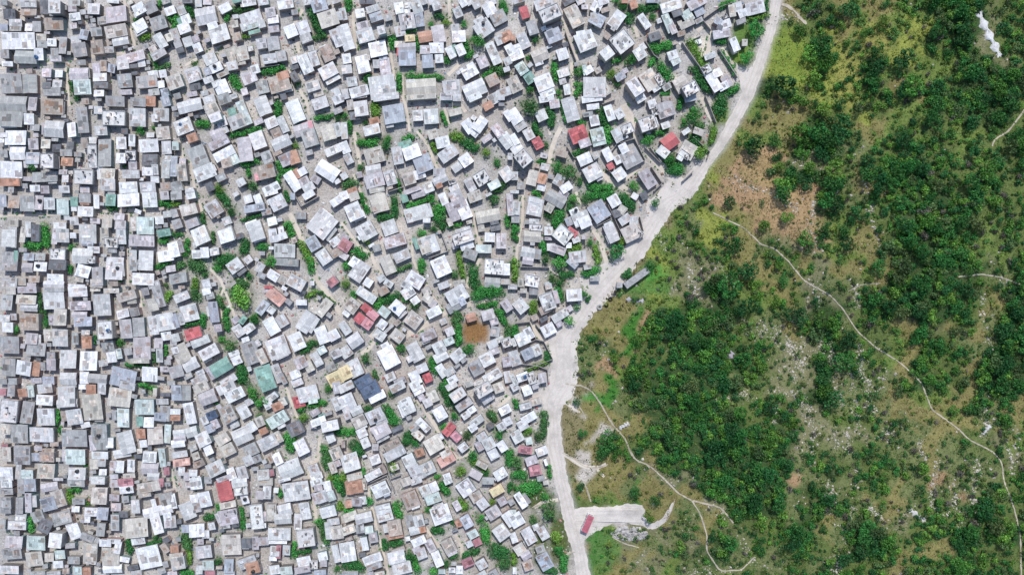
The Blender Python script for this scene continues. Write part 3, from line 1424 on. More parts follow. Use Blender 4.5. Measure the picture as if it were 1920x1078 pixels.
wv = N(nt, 'ShaderNodeTexWave', Scale=3.3, wave_type='BANDS', bands_direction='X'); nt.links.new(uv, wv.inputs['Vector'])
bump(nt, b, wv.outputs['Fac'], .5, .03)
# poured concrete roof slab, stained
M_SLAB, nt, b = mat('concrete_slab', .9, .1)
p = pos(nt)
c = mul(nt, col_attr(nt), ramp(nt, noise(nt, .8, p, 6, .7), (.3, .62), (.5, .97), (.7, 1.1)))
c = mul(nt, c, ramp(nt, noise(nt, 4.0, p, 3, .7), (.32, .65), (.5, 1.0)))
nt.links.new(c, b.inputs['Base Color'])
# block walls, plaster, paint
M_WALL, nt, b = mat('block_wall', .9, .1)
p = pos(nt)
c = mul(nt, col_attr(nt), ramp(nt, noise(nt, 1.4, p, 4, .65), (.3, .7), (.6, 1.05)))
nt.links.new(c, b.inputs['Base Color']); bump(nt, b, noise(nt, 6, p), .3)
def plain(name, col, rough=.6, spec=.3, var=.25, sc=2.0, metal=0):
    m, nt, b = mat(name, rough, spec)
    c = mul(nt, (*col, 1), ramp(nt, noise(nt, sc, pos(nt), 4), (.3, 1 - var), (.7, 1 + var*.4)))
    nt.links.new(c, b.inputs['Base Color']); b.inputs['Metallic'].default_value = metal
    return m
M_DOOR = plain('painted_door', (.16,.12,.10)); M_GLASS = plain('dark_window', (.03,.035,.04), .2, .5)
M_TANK = plain('black_plastic', (.025,.027,.03), .45, .4); M_TANKB = plain('blue_plastic', (.05,.14,.3), .45, .4)
M_BARK = plain('bark', (.12,.085,.055), .9, .1)
M_RUBBER = plain('rubber', (.02,.02,.02), .8, .2); M_RED = plain('red_paint', (.42,.12,.155), .6, .3, .35, .8); M_WHITE = plain('white_paint', (.72,.74,.74), .45, .4)
M_GREYP = plain('weathered_grey_paint', (.36,.36,.36), .7, .2, .4, 1.2); M_DKMETAL = plain('dark_metal', (.08,.08,.085), .6, .4)
# foliage: colour per leaf clump times colour of the plant
def foliage(name):
    m, nt, b = mat(name, .6, .2)
    oi = N(nt, 'ShaderNodeObjectInfo')
    c = mul(nt, col_attr(nt), oi.outputs['Color'])
    c = mul(nt, c, ramp(nt, noise(nt, 1.5, pos(nt), 2), (.3, .75), (.7, 1.2)))
    nt.links.new(c, b.inputs['Base Color'])
    tr = N(nt, 'ShaderNodeBsdfTranslucent'); nt.links.new(c, tr.inputs['Color'])
    mx = N(nt, 'ShaderNodeMixShader'); mx.inputs[0].default_value = .22
    out = nt.nodes['Material Output']
    nt.links.new(b.outputs[0], mx.inputs[1]); nt.links.new(tr.outputs[0], mx.inputs[2]); nt.links.new(mx.outputs[0], out.inputs['Surface'])
    return m
M_LEAF = foliage('leaves')
# ground: soil and grass colours with fine speckle
M_GROUND, nt, b = mat('ground_soil', .95, .05)
p = pos(nt)
c = mul(nt, col_attr(nt), ramp(nt, noise(nt, .25, p, 6, .7), (.3, .68), (.5, 1.0), (.72, 1.18)))
c = mul(nt, c, ramp(nt, noise(nt, 1.6, p, 5, .75), (.34, .55), (.5, 1.0), (.68, 1.22)))
rk = N(nt, 'ShaderNodeAttribute', attribute_name='Rock').outputs['Fac']
vo = noise(nt, 1.15, p, 6, .8)
add = N(nt, 'ShaderNodeMath', operation='ADD'); nt.links.new(vo, add.inputs[0]); nt.links.new(rk, add.inputs[1])
c = mul(nt, c, (.52,.47,.41,1), 'MIX', ramp(nt, add.outputs[0], (.70, 0.0), (.78, .9)))
nt.links.new(c, b.inputs['Base Color']); bump(nt, b, noise(nt, 2.2, p, 5), .6, .25)
def dust(name, col, lo=.78):
    m, nt, b = mat(name, .95, .05); p = pos(nt)
    c = mul(nt, (*col, 1), ramp(nt, noise(nt, .16, p, 6, .7), (.3, lo), (.55, 1.0), (.75, 1.06)))
    c = mul(nt, c, ramp(nt, noise(nt, 2.5, p, 4, .7), (.3, .84), (.6, 1.03)))
    nt.links.new(c, b.inputs['Base Color']); return m
M_ROAD = dust('dusty_road', (.62,.565,.515), .70); M_PATH = dust('trodden_path', (.50,.44,.35), .45); M_ALLEY = dust('sandy_alley', (.64,.565,.48), .7)
M_TRACK = dust('wheel_worn_dust', (.575,.52,.47), .8)
M_ROCK = dust('limestone', (.50,.47,.43), .6)

# ------------------------------------------------------------------ mesh helpers
class MB:
    """collects faces with colour, material and uv, then links them as one mesh object"""
    def __init__(s): s.v, s.f, s.c, s.m, s.uv, s.r = [], [], [], [], [], []
    def face(s, pts, col=(1,1,1), m=0, uv=None, r=0.0):
        i = len(s.v); s.v += pts; s.f.append(tuple(range(i, i + len(pts))))
        s.c.append((*col, 1)); s.m.append(m); s.r.append(r); s.uv += uv if uv else [(0, 0)]*len(pts)
    def quads(s, v8, col, m=0, r=0.0, uvtop=None, skip_bottom=False):
        a = v8       # 0-3 bottom, 4-7 top, both counter-clockwise
        s.face([a[4],a[5],a[6],a[7]], col, m, uvtop, r)
        if not skip_bottom: s.face([a[3],a[2],a[1],a[0]], col, m)
        for i in range(4):
            j = (i + 1) % 4; s.face([a[i],a[j],a[4+j],a[4+i]], col, m)
    def box(s, cx, cy, w, h, ang, z0, z1, col=(1,1,1), m=0):
        ca, sa = math.cos(ang), math.sin(ang)
        q = [(cx + ca*u - sa*v, cy + sa*u + ca*v) for u, v in ((-w/2,-h/2),(w/2,-h/2),(w/2,h/2),(-w/2,h/2))]
        s.quads([(x,y,z0) for x,y in q] + [(x,y,z1) for x,y in q], col, m)
    def build(s, name, mats, parent=None, origin=None):
        me = bpy.data.meshes.new(name)
        v = s.v
        if origin: v = [(x-origin[0], y-origin[1], z-origin[2]) for x, y, z in v]
        me.from_pydata(v, [], s.f)
        for m in mats: me.materials.append(m)
        me.polygons.foreach_set('material_index', s.m)
        a = me.attributes.new('Col', 'FLOAT_COLOR', 'FACE'); a.data.foreach_set('color', np.array(s.c, np.float32).ravel())
        a = me.attributes.new('Rust', 'FLOAT', 'FACE'); a.data.foreach_set('value', np.array(s.r, np.float32))
        ul = me.uv_layers.new(name='UVMap'); ul.data.foreach_set('uv', np.array(s.uv, np.float32).ravel())
        o = bpy.data.objects.new(name, me); C.objects.link(o)
        if parent: o.parent = parent
        elif origin: o.location = origin
        return o
def np_mesh(name, verts, quads, cols, mats, smooth=False):
    me = bpy.data.meshes.new(name); nv, nf, k = len(verts), len(quads), quads.shape[1]
    me.vertices.add(nv); me.vertices.foreach_set('co', verts.astype(np.float32).ravel())
    me.loops.add(nf*k); me.loops.foreach_set('vertex_index', quads.astype(np.int32).ravel())
    me.polygons.add(nf); me.polygons.foreach_set('loop_start', np.arange(0, nf*k, k, dtype=np.int32))
    me.polygons.foreach_set('loop_total', np.full(nf, k, np.int32))
    for m in mats: me.materials.append(m)
    me.update(calc_edges=True)
    dom = 'FACE' if len(cols) == nf else 'POINT'
    a = me.attributes.new('Col', 'FLOAT_COLOR', dom)
    a.data.foreach_set('color', np.concatenate([cols, np.ones((len(cols), 1))], 1).astype(np.float32).ravel())
    if smooth: me.polygons.foreach_set('use_smooth', np.ones(nf, bool))
    return me
def link(name, me, parent=None):
    o = bpy.data.objects.new(name, me); C.objects.link(o)
    if parent: o.parent = parent
    return o
def empty(name, loc, rz=0):
    o = bpy.data.objects.new(name, None); C.objects.link(o); o.location = loc; o.rotation_euler = (0, 0, rz)
    o.empty_display_size = .5; return o
def struct(o, label=None):
    o['kind'] = 'structure'
    if label: o['label'] = label
    return o

# ------------------------------------------------------------------ read the survey
HOUSES, GREENS, LANES, WALLS = [], [], [], []
for key, (x0, y0, txt) in DATA.items():
    for ln in txt.strip().split('\n'):
        if ln[0] in 'GPW':
            t = ln.split()
            if t[0] == 'G':
                gx, gy, gw, gh, ga = map(float, t[1].split(','))
                GREENS.append((x0 + gx/.6, y0 + gy/.6, gw/.6, gh/.6, -math.radians(ga)))
            else:
                pts = [(x0 + float(q.split(',')[0])/.6, y0 + float(q.split(',')[1])/.6) for q in t[1 if t[0] == 'W' else 2:]]
                if t[0] == 'W': WALLS.append(pts)
                else: LANES.append((float(t[1])/.6, pts))
        else:
            pan = []
            for q in ln.split('|'):
                a = q.split(',')
                X, Y, w, h, g = map(float, a[:5])
                pan.append([x0 + X/.6, y0 + Y/.6, w/.6, h/.6, -math.radians(g), a[5]])
            HOUSES.append(pan)

LANES += [(5,[(357,300),(367,367),(377,387),(380,410)]),(5,[(380,490),(413,523),(420,540),(440,593)]),(5,[(242,387),(237,473),(240,533)]),(5,[(260,533),(267,600),(278,620)]),
          (4,[(420,540),(410,560),(417,600)]),(9,[(543,400),(563,443),(587,487),(593,527),(617,553),(640,590)]),(4,[(455,513),(470,557)]),(4,[(663,327),(680,370),(693,400)]),
          (5,[(233,0),(240,43),(253,87)]),(5,[(123,127),(130,200)]),(5,[(213,257),(213,310)]),(6,[(337,263),(343,310),(350,353)]),(5,[(347,123),(390,100),(417,83)]),
          (6,[(540,133),(573,187),(580,217)]),(7,[(567,18),(552,43),(560,100)]),(6,[(600,817),(597,860),(577,880),(590,947),(593,977)]),(5,[(533,717),(567,810)]),(6,[(320,880),(327,915)]),
          (6,[(0,128),(70,122),(133,110),(277,97)]),(5,[(0,405),(110,402),(200,395),(290,395)])]
# occupancy in 2-pixel cells, to find the gaps between the traced roofs
OCC = np.zeros((539, 960), bool)
def cells(px, py, w, h, ang):
    r = math.hypot(w, h)/2 + 2
    xs = np.arange(max(0, int((px-r)/2)), min(960, int((px+r)/2)+1)); ys = np.arange(max(0, int((py-r)/2)), min(539, int((py+r)/2)+1))
    if not len(xs) or not len(ys): return None
    gx, gy = np.meshgrid(xs*2+1-px, ys*2+1-py)
    u = gx*math.cos(ang) - gy*math.sin(ang); v = gx*math.sin(ang) + gy*math.cos(ang)
    return ys, xs, (abs(u) < w/2) & (abs(v) < h/2)
def mark(px, py, w, h, ang, grow=0):
    c = cells(px, py, w + grow, h + grow, ang)
    if c: OCC[np.ix_(c[0], c[1])] |= c[2]
for pan in HOUSES:
    for q in pan: mark(*q[:5], grow=1)
for g in GREENS: mark(*g)
def seg_rects(pts, w):
    for (ax, ay), (bx, by) in zip(pts, pts[1:]):
        yield (ax+bx)/2, (ay+by)/2, math.hypot(bx-ax, by-ay) + w*.6, w, -math.atan2(by-ay, bx-ax)
for w, pts in LANES:
    for r in seg_rects(pts, w + 2): mark(*r)
for pts in WALLS:
    for r in seg_rects(pts, 4): mark(*r)
for mx_, my_, mr_ in ((888, 624, 46), (617, 530, 34), (446, 385, 34), (1312, 95, 44), (1185, 190, 30)): mark(mx_, my_, mr_, mr_, .4)
ROOFOCC = OCC.copy()
PAN = np.array([q[:5] for pan in HOUSES for q in pan])
FILL = []
for _ in range(16000):
    px, py = rnd.uniform(0, 1320), rnd.uniform(0, 1078)
    if px > xroad(py) - 22 or OCC[int(py/2) % 539, int(px/2)]: continue
    if px < 330: pr = .62
    elif px < 560: pr = .26
    else: pr = .12
    i = np.argmin((PAN[:,0]-px)**2 + (PAN[:,1]-py)**2); d = math.hypot(PAN[i,0]-px, PAN[i,1]-py)
    if d > 60: continue
    if rnd.random() > pr: continue
    ang = PAN[i,4] + rnd.uniform(-.05, .05)
    for sc in (1.0, .8, .62, .5):
        w, h = rnd.uniform(13, 25)*sc, rnd.uniform(10, 17)*sc
        if min(w, h) < 5.5: continue
        c = cells(px, py, w + 1, h + 1, ang)
        if c and (OCC[np.ix_(c[0], c[1])] & c[2]).sum() < .12*c[2].sum():
            FILL.append([px, py, w, h, ang, rnd.choice('lllgggggppnntddw')]); mark(px, py, w, h, ang, 2); break

# ------------------------------------------------------------------ labels: what it looks like, and where among those like it
LM = [(686,593,'red and pink roof'),(1083,252,'square salmon red roof'),(362,628,'crimson and white roof'),(630,702,'cream yellow roof'),(690,722,'dark blue roof'),
      (888,622,'brown garden plot'),(1193,521,'long grey bus'),(1101,982,'red-roofed bus'),(985,135,'teal and mint roof'),(850,811,'pink twin roof'),
      (515,553,'isolated salmon roof'),(420,920,'tan-bordered red roof'),(1305,80,'white pickup'),(797,68,'orange roof'),(77,442,'dark tree amid roofs'),
      (424,372,'lime green trees'),(165,676,'square white roof'),(150,163,'roof with green patches'),(400,788,'blue tarpaulin roof'),(494,713,'sea green roof'),
      (1256,266,'red roof by the road'),(1405,158,'upper road fork'),(1855,62,'white rock outcrop'),(1185,965,'pale gravel lot'),(1455,410,'bare orange soil'),
      (1608,622,"footpath's midpoint"),(1860,845,"footpath's lower bend"),(1297,938,'lower path fork'),(0,1078,'lower left corner'),(0,0,'upper left corner'),
      (1919,1078,'lower right corner'),(1919,0,'upper right corner'),(1130,540,'road junction'),(700,0,'top edge centre'),(700,1078,'bottom edge centre'),
      (1400,430,'footpath start'),(1843,514,'white branching path'),(0,540,'left edge centre'),(1919,650,'right edge centre')]
ORD = ['nearest','second','third','fourth','fifth','sixth','seventh','eighth','ninth','tenth','eleventh','twelfth','thirteenth','fourteenth','fifteenth','sixteenth','seventeenth','eighteenth','nineteenth','twentieth']
USED = set(); LEFT = []
def label_all(items):
    """items: list of (px, py, look, object or None); the None ones only count among their like"""
    P = np.array([(i[0], i[1]) for i in items]); looks = np.array([i[2] for i in items])
    groups = {}
    for n, l in enumerate(looks): groups.setdefault(l, []).append(n)
    for look, idx in groups.items():
        idx = np.array(idx); best = {}
        if len(idx) == 1:
            o = items[idx[0]][3]
            if o is not None and look not in USED and len(look.split()) >= 5:
                o['label'] = look; USED.add(look); continue
        for lx, ly, ln in LM:
            dx, dy = P[idx,0] - lx, P[idx,1] - ly; dist = np.hypot(dx, dy)
            sec = np.where(abs(dx) >= abs(dy), np.where(dx > 0, 0, 1), np.where(dy > 0, 2, 3))
            for k in range(4):
                ok = np.where((sec == k) & (dist > 14))[0]; ok = ok[np.argsort(dist[ok])]
                for r, q in enumerate(ok[:len(ORD)]):
                    o = items[idx[q]][3]
                    if o is None: continue
                    sc = r*70 + dist[q] + (120 if 'corner' in ln or 'edge' in ln else 0)
                    lab = '%s, %s %s the %s' % (look, ORD[r], ['right of','left of','below','above'][k], ln)
                    if len(lab.split()) > 16: continue
                    best.setdefault(q, []).append((sc, lab))
        for q, n2 in enumerate(idx):
            if items[n2][3] is not None and q not in best: LEFT.append((items[n2][0], items[n2][1], look, items[n2][3]))
        for q, opts in best.items():
            for sc, lab in sorted(opts):
                if lab not in USED:
                    items[idx[q]][3]['label'] = lab; USED.add(lab); break
    for a in LEFT: print('LEFT', a[:3])
    LEFT.clear()

# ------------------------------------------------------------------ ground
HG = [r.ljust(22, 'd')[:22] for r in HILL]
TYPE = np.array([[ord(ch) for ch in r] for r in HG])
def kind_at(px, py):
    wx = 17*np.sin(px*.047 + py*.021) + 12*np.sin(py*.083 + 1) + 7*np.sin(px*.19 + py*.15)
    wy = 17*np.sin(py*.043 - px*.027 + 2) + 12*np.sin(px*.079) + 7*np.sin(px*.16 - py*.21)
    i = np.clip(((py + wy)/40).astype(int), 0, 26); j = np.clip(((px + wx - 1040)/40).astype(int), 0, 21)
    return TYPE[i, j]
GC = {'.':(.36,.33,.30),'D':(.055,.095,.034),'d':(.115,.152,.048),'g':(.15,.20,.055),'y':(.25,.275,.065),'o':(.225,.20,.08),'b':(.36,.235,.135),
      'r':(.155,.175,.072),'R':(.195,.19,.10),'s':(.50,.45,.40),'G':(.055,.17,.03)}
RK = {'r':.03,'R':.07,'d':.0,'s':.03,'b':.035,'o':.0,'D':-.1,'g':-.03,'y':-.05,'G':-.1,'.':-.4}
TOWN = (.49,.455,.42)
nx, ny = 600, 340
xs, ys = np.linspace(-215, 215, nx), np.linspace(-122, 122, ny)
GX, GY = np.meshgrid(xs, ys); GZ = hh(GX, GY)
gpx = (960 + GX/S*H/(H - GZ)).ravel(); gpy = (539 - GY/S*H/(H - GZ)).ravel()
ku = kind_at(gpx, gpy)
col = np.zeros((nx*ny, 3)); rock = np.zeros(nx*ny)
for ch, cc in GC.items():
    q = ku == ord(ch); col[q] = cc; rock[q] = RK[ch]
east = np.clip((gpx - xroad(gpy) - 6)/14, 0, 1)[:, None]
# town ground: dust in broad lighter and darker swells, with weeds round the hedges
t = np.array(TOWN)*np.ones((nx*ny, 1))
wob = (.5 + .5*np.sin(gpx*.013 + 2*np.sin(gpy*.011)))*(.5 + .5*np.sin(gpy*.017 + 1.5*np.sin(gpx*.009)))
t *= (.86 + .22*wob)[:, None]
t = t*(1 + np.array([.02,-.005,-.03])*np.sin(gpx*.031 + gpy*.023)[:, None])
col = t*(1 - east) + col*east; rock = rock*east[:, 0] - .4*(1 - east[:, 0])
col = np.where((ku == ord('.'))[:, None] & (east > .5), np.array((.22,.19,.10)), col)
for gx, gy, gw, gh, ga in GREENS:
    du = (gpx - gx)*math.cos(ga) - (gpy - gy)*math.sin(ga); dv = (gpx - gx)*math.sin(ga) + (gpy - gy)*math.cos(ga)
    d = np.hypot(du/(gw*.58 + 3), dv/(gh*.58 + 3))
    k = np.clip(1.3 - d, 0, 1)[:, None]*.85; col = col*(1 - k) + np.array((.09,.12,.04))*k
for ex, ey, ew, eh, cc in ((890,622,27,25,(.27,.15,.065)),(1112,744,20,9,(.08,.24,.05)),(1225,515,24,26,(.09,.25,.05)),(1480,110,34,58,(.20,.26,.05)),(1312,92,20,26,(.66,.60,.51)),(1345,55,14,18,(.62,.57,.50)),(1260,150,12,12,(.62,.56,.49)),(1395,70,22,40,(.12,.20,.05)),(1350,215,20,22,(.16,.22,.06)),(1478,400,66,44,(.36,.245,.13)),(1425,320,34,30,(.34,.24,.12)),(1525,445,34,26,(.34,.24,.13)),(1590,150,26,60,(.27,.265,.075)),(1640,70,40,34,(.26,.25,.075)),(1385,105,24,22,(.15,.23,.05)),(1245,365,14,10,(.2,.2,.08)),(1135,1030,26,40,(.10,.19,.055)),
                           (1210,540,50,12,(.10,.20,.05)),(1000,930,34,26,(.085,.11,.04)),(1050,1010,22,50,(.10,.12,.045)),(1015,1030,14,40,(.09,.13,.045)),(1035,800,7,40,(.10,.13,.05))):
    d = np.hypot((gpx - ex)/ew, (gpy - ey)/eh) + .15*np.sin(gpx*.35) + .12*np.sin(gpy*.41)
    k = np.clip((1.15 - d)*3, 0, 1)[:, None]; col = col*(1 - k) + np.array(cc)*k; rock = np.where(k[:, 0] > .5, -.3, rock)
# soften the borders a little
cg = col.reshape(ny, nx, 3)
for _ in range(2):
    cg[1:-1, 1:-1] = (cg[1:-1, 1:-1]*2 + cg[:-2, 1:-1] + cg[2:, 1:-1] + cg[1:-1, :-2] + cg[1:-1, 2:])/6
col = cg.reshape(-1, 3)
V = np.stack([GX.ravel(), GY.ravel(), GZ.ravel()], 1)
ii = np.arange(nx*ny).reshape(ny, nx)
Q = np.stack([ii[:-1, :-1].ravel(), ii[:-1, 1:].ravel(), ii[1:, 1:].ravel(), ii[1:, :-1].ravel()], 1)
# skirt out to the horizon, as part of the same sheet
ring_i = np.concatenate([ii[0, :], ii[1:, -1], ii[-1, -2::-1], ii[-2:0:-1, 0]])
base = len(V); rv = V[ring_i].copy(); rv[:, :2] *= 12.0; rc = col[ring_i].copy(); rr = rock[ring_i]
nr = len(ring_i); a = np.arange(nr); bb = (a + 1) % nr
V = np.concatenate([V, rv]); col = np.concatenate([col, rc]); rock = np.concatenate([rock, rr])
Q = np.concatenate([Q, np.stack([ring_i[a], base + a, base + bb, ring_i[bb]], 1)])
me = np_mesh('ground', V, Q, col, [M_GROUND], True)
at = me.attributes.new('Rock', 'FLOAT', 'POINT'); at.data.foreach_set('value', rock.astype(np.float32))
struct(link('ground', me), 'dusty settlement ground turning into a scrubby rocky hillside')

def resample(pts, step=5.0, wob=0.0):
    out = []
    for (ax, ay, aw), (bx, by, bw) in zip(pts, pts[1:]):
        n = max(1, int(math.hypot(bx-ax, by-ay)/step))
        for k in range(n):
            t = k/n; out.append([ax + (bx-ax)*t, ay + (by-ay)*t, aw + (bw-aw)*t])
    out.append(list(pts[-1]))
    for _ in range(2):
        o2 = [q[:] for q in out]
        for i in range(1, len(out)-1):
            for k in range(3): o2[i][k] = (out[i-1][k] + 2*out[i][k] + out[i+1][k])/4
        out = o2
    return out
def ribbon(name, pts, m, lift, jag=.12, seed=0, cross=3):
    """a draped strip; pts are pixel x, y and width"""
    r = random.Random(seed); P = resample(pts)
    v, f = [], []
    for i, (x, y, w) in enumerate(P):
        a, b2 = P[max(0, i-1)], P[min(len(P)-1, i+1)]
        dx, dy = b2[0]-a[0], b2[1]-a[1]; L = math.hypot(dx, dy) or 1; nx_, ny_ = -dy/L, dx/L
        l, rr_ = w/2*(1 + r.uniform(-jag, jag)), w/2*(1 + r.uniform(-jag, jag))
        for k in range(cross + 1):
            o = -l + (l + rr_)*k/cross
            X, Y, Z = gp(x + nx_*o, y + ny_*o); v.append((X, Y, Z + lift))
    for i in range(len(P)-1):
        for k in range(cross):
            a = i*(cross+1) + k; f.append((a, a+1, a+cross+2, a+cross+1))
    me = np_mesh(name, np.array(v), np.array(f), np.ones((len(f), 3)), [m], True)
    if me.polygons[0].normal.z < 0: me.flip_normals()
    return struct(link(name, me))
def patch(name, poly, m, lift):
    """a filled sheet from a pixel outline"""
    jr = random.Random(int(poly[0][0])); P = [(p[0] + jr.uniform(-1.8, 1.8), p[1] + jr.uniform(-1.8, 1.8)) for p in resample([(x, y, 1) for x, y in poly + poly[:1]], 5)[:-1]]
    tri = tessellate_polygon([[Vector((x, -y, 0)) for x, y in P]])
    v = []
    for x, y in P:
        X, Y, Z = gp(x, y); v.append((X, Y, Z + lift))
    me = bpy.data.meshes.new(name); me.from_pydata(v, [], [tuple(f) for f in tri]); me.materials.append(m); me.update()
    bm = bmesh.new(); bm.from_mesh(me)
    for f in bm.faces:
        if f.normal.z < 0: f.normal_flip()
    bm.to_mesh(me); bm.free()
    return struct(link(name, me))
ro = ribbon('road', [(x, y, w*(.74 if y < 330 else .95)) for y, x, w in ROAD], M_ROAD, .05, .13, 1, 5); ro['label'] = 'pale dusty main road between the settlement and the hill'
def tp(x0, y0, *pts): return [(x0 + x/6, y0 + y/6) for x, y in pts]
o = patch('gravel_lot', tp(960, 898, (690,560),(700,330),(900,298),(1050,318),(1240,288),(1400,268),(1500,310),(1480,400),(1530,480),(1610,490),(1700,430),(1640,540),(1560,570),(1380,505),(1130,492),(900,612),(800,700)), M_ROAD, .075); o['label'] = 'pale gravel lot opening off the road'
ribbon('road', [(1212,984,9),(1228,988,10),(1243,976,9),(1254,960,7),(1262,942,4)], M_ROAD, .09, .25, 91, 3)
patch('road', tp(960, 360, (820,900),(980,820),(1100,800),(1200,820),(1180,960),(1150,1100),(900,1180),(800,1060),(740,940)), M_ROAD, .085)
patch('road', [(1210,375),(1225,372),(1245,350),(1262,322),(1280,330),(1290,345),(1270,380),(1240,410),(1215,420)], M_ROAD, .082)
patch('road', tp(1200, 0, (1060,700),(1180,800),(1260,740),(1330,860),(1260,1050),(1150,1060),(1100,860)), M_ROAD, .08)
patch('road', [(1027,628),(1050,610),(1080,650),(1085,700),(1075,745),(1050,760),(1015,758),(985,748),(1005,735),(1032,725),(1035,680)], M_ROAD, .078)
for i, (off, w) in enumerate(((-.26, 3.0), (.02, 2.4), (.25, 3.2))):
    ribbon('wheel_track', [(x + off*w2 + 1.2*math.sin(y*.05 + i*2), y, w) for y, x, w2 in ROAD], M_TRACK, .10 + .004*i, .5, 40 + i, 2)
for i, (w, pts) in enumerate(LANES):
    ribbon('alley', [(x, y, w) for x, y in pts], M_ALLEY, .022 + .0012*(i % 20), .22, i + 3, 2)
HP = [(4.2,[(1337,399),(1373,417),(1395,427),(1427,459),(1453,466),(1480,492),(1507,526),(1557,554),(1580,579),(1608,622),(1643,652),(1687,679),(1727,716),(1747,768),(1790,798),(1820,826),(1860,845),(1878,865),(1882,901),(1900,948),(1913,1001),(1915,1085)]),
      (4,[(1797,519),(1843,514),(1880,521),(1925,538)]),
      (5,[(1060,720),(1093,723),(1110,733),(1127,758),(1148,795),(1172,822),(1182,847),(1192,863),(1215,870),(1247,899),(1270,923),(1297,938),(1350,950),(1375,980)]),
      (4.5,[(1297,938),(1312,960),(1325,1000),(1325,1033),(1350,1070),(1390,1068),(1415,1043)]),
      (3.5,[(1055,848),(1077,860),(1097,875),(1120,877),(1140,870)]),(5,[(1860,275),(1863,263),(1890,247),(1913,217),(1925,200)]),(3,[(1590,546),(1613,534),(1650,531)]),
      (9,[(1466,8),(1484,16),(1512,46)]),(4,[(1148,1005),(1168,1018),(1198,1026)]),(4,[(998,951),(1027,940),(1050,940)]),
      (6,[(1095,905),(1102,922),(1108,940)]),(3,[(1248,978),(1258,960),(1265,935)]),(4,[(1057,1075),(1056,1050),(1066,1036),(1078,1034)]),
      (4,[(1080,755),(1092,770),(1098,785)])]
for i, (w, pts) in enumerate(HP):
    o = ribbon('path', [(x, y, w*.56) for x, y in pts], M_PATH, .10 + .003*i, .5, i + 60, 2)

# ------------------------------------------------------------------ houses
PAL = dict(w=(.85,.85,.84), l=(.64,.637,.628), g=(.43,.428,.42), d=(.19,.195,.21), c=(.68,.42,.36), v=(.50,.25,.27), b=(.46,.49,.54), p=(.56,.52,.535), r=(.57,.165,.17), k=(.70,.35,.38), o=(.55,.32,.23),
           n=(.46,.39,.34), t=(.60,.56,.50), e=(.27,.44,.37), q=(.03,.20,.19), m=(.62,.70,.66), u=(.10,.14,.21), s=(.69,.68,.67), y=(.82,.68,.42))
CN = dict(w='white', l='pale-grey', g='mid-grey', d='dark', c='salmon', v='dusty-red', b='bluish-grey', p='pinkish-grey', r='red', k='pink', o='rust-orange', n='rusty-brown', t='tan', e='green', q='teal', m='mint', u='dark-blue', s='concrete', y='cream-yellow')
WALLC = [(.30,.28,.265),(.36,.33,.31),(.24,.225,.215),(.42,.36,.31),(.40,.30,.27),(.26,.33,.33),(.45,.42,.36),(.20,.18,.17)]
def panel_geo(q, z, grow=0.0):
    """centre, size and heading in metres of a roof seen at q when its top is z above ground"""
    x, y, g = gp(q[0], q[1], z); k = (H - z)/H*S
    return x, y, max(q[2]*k + grow, .8), max(q[3]*k + grow, .8), q[4], g
def rot(cx, cy, a, u, v): return (cx + math.cos(a)*u - math.sin(a)*v, cy + math.sin(a)*u + math.cos(a)*v)
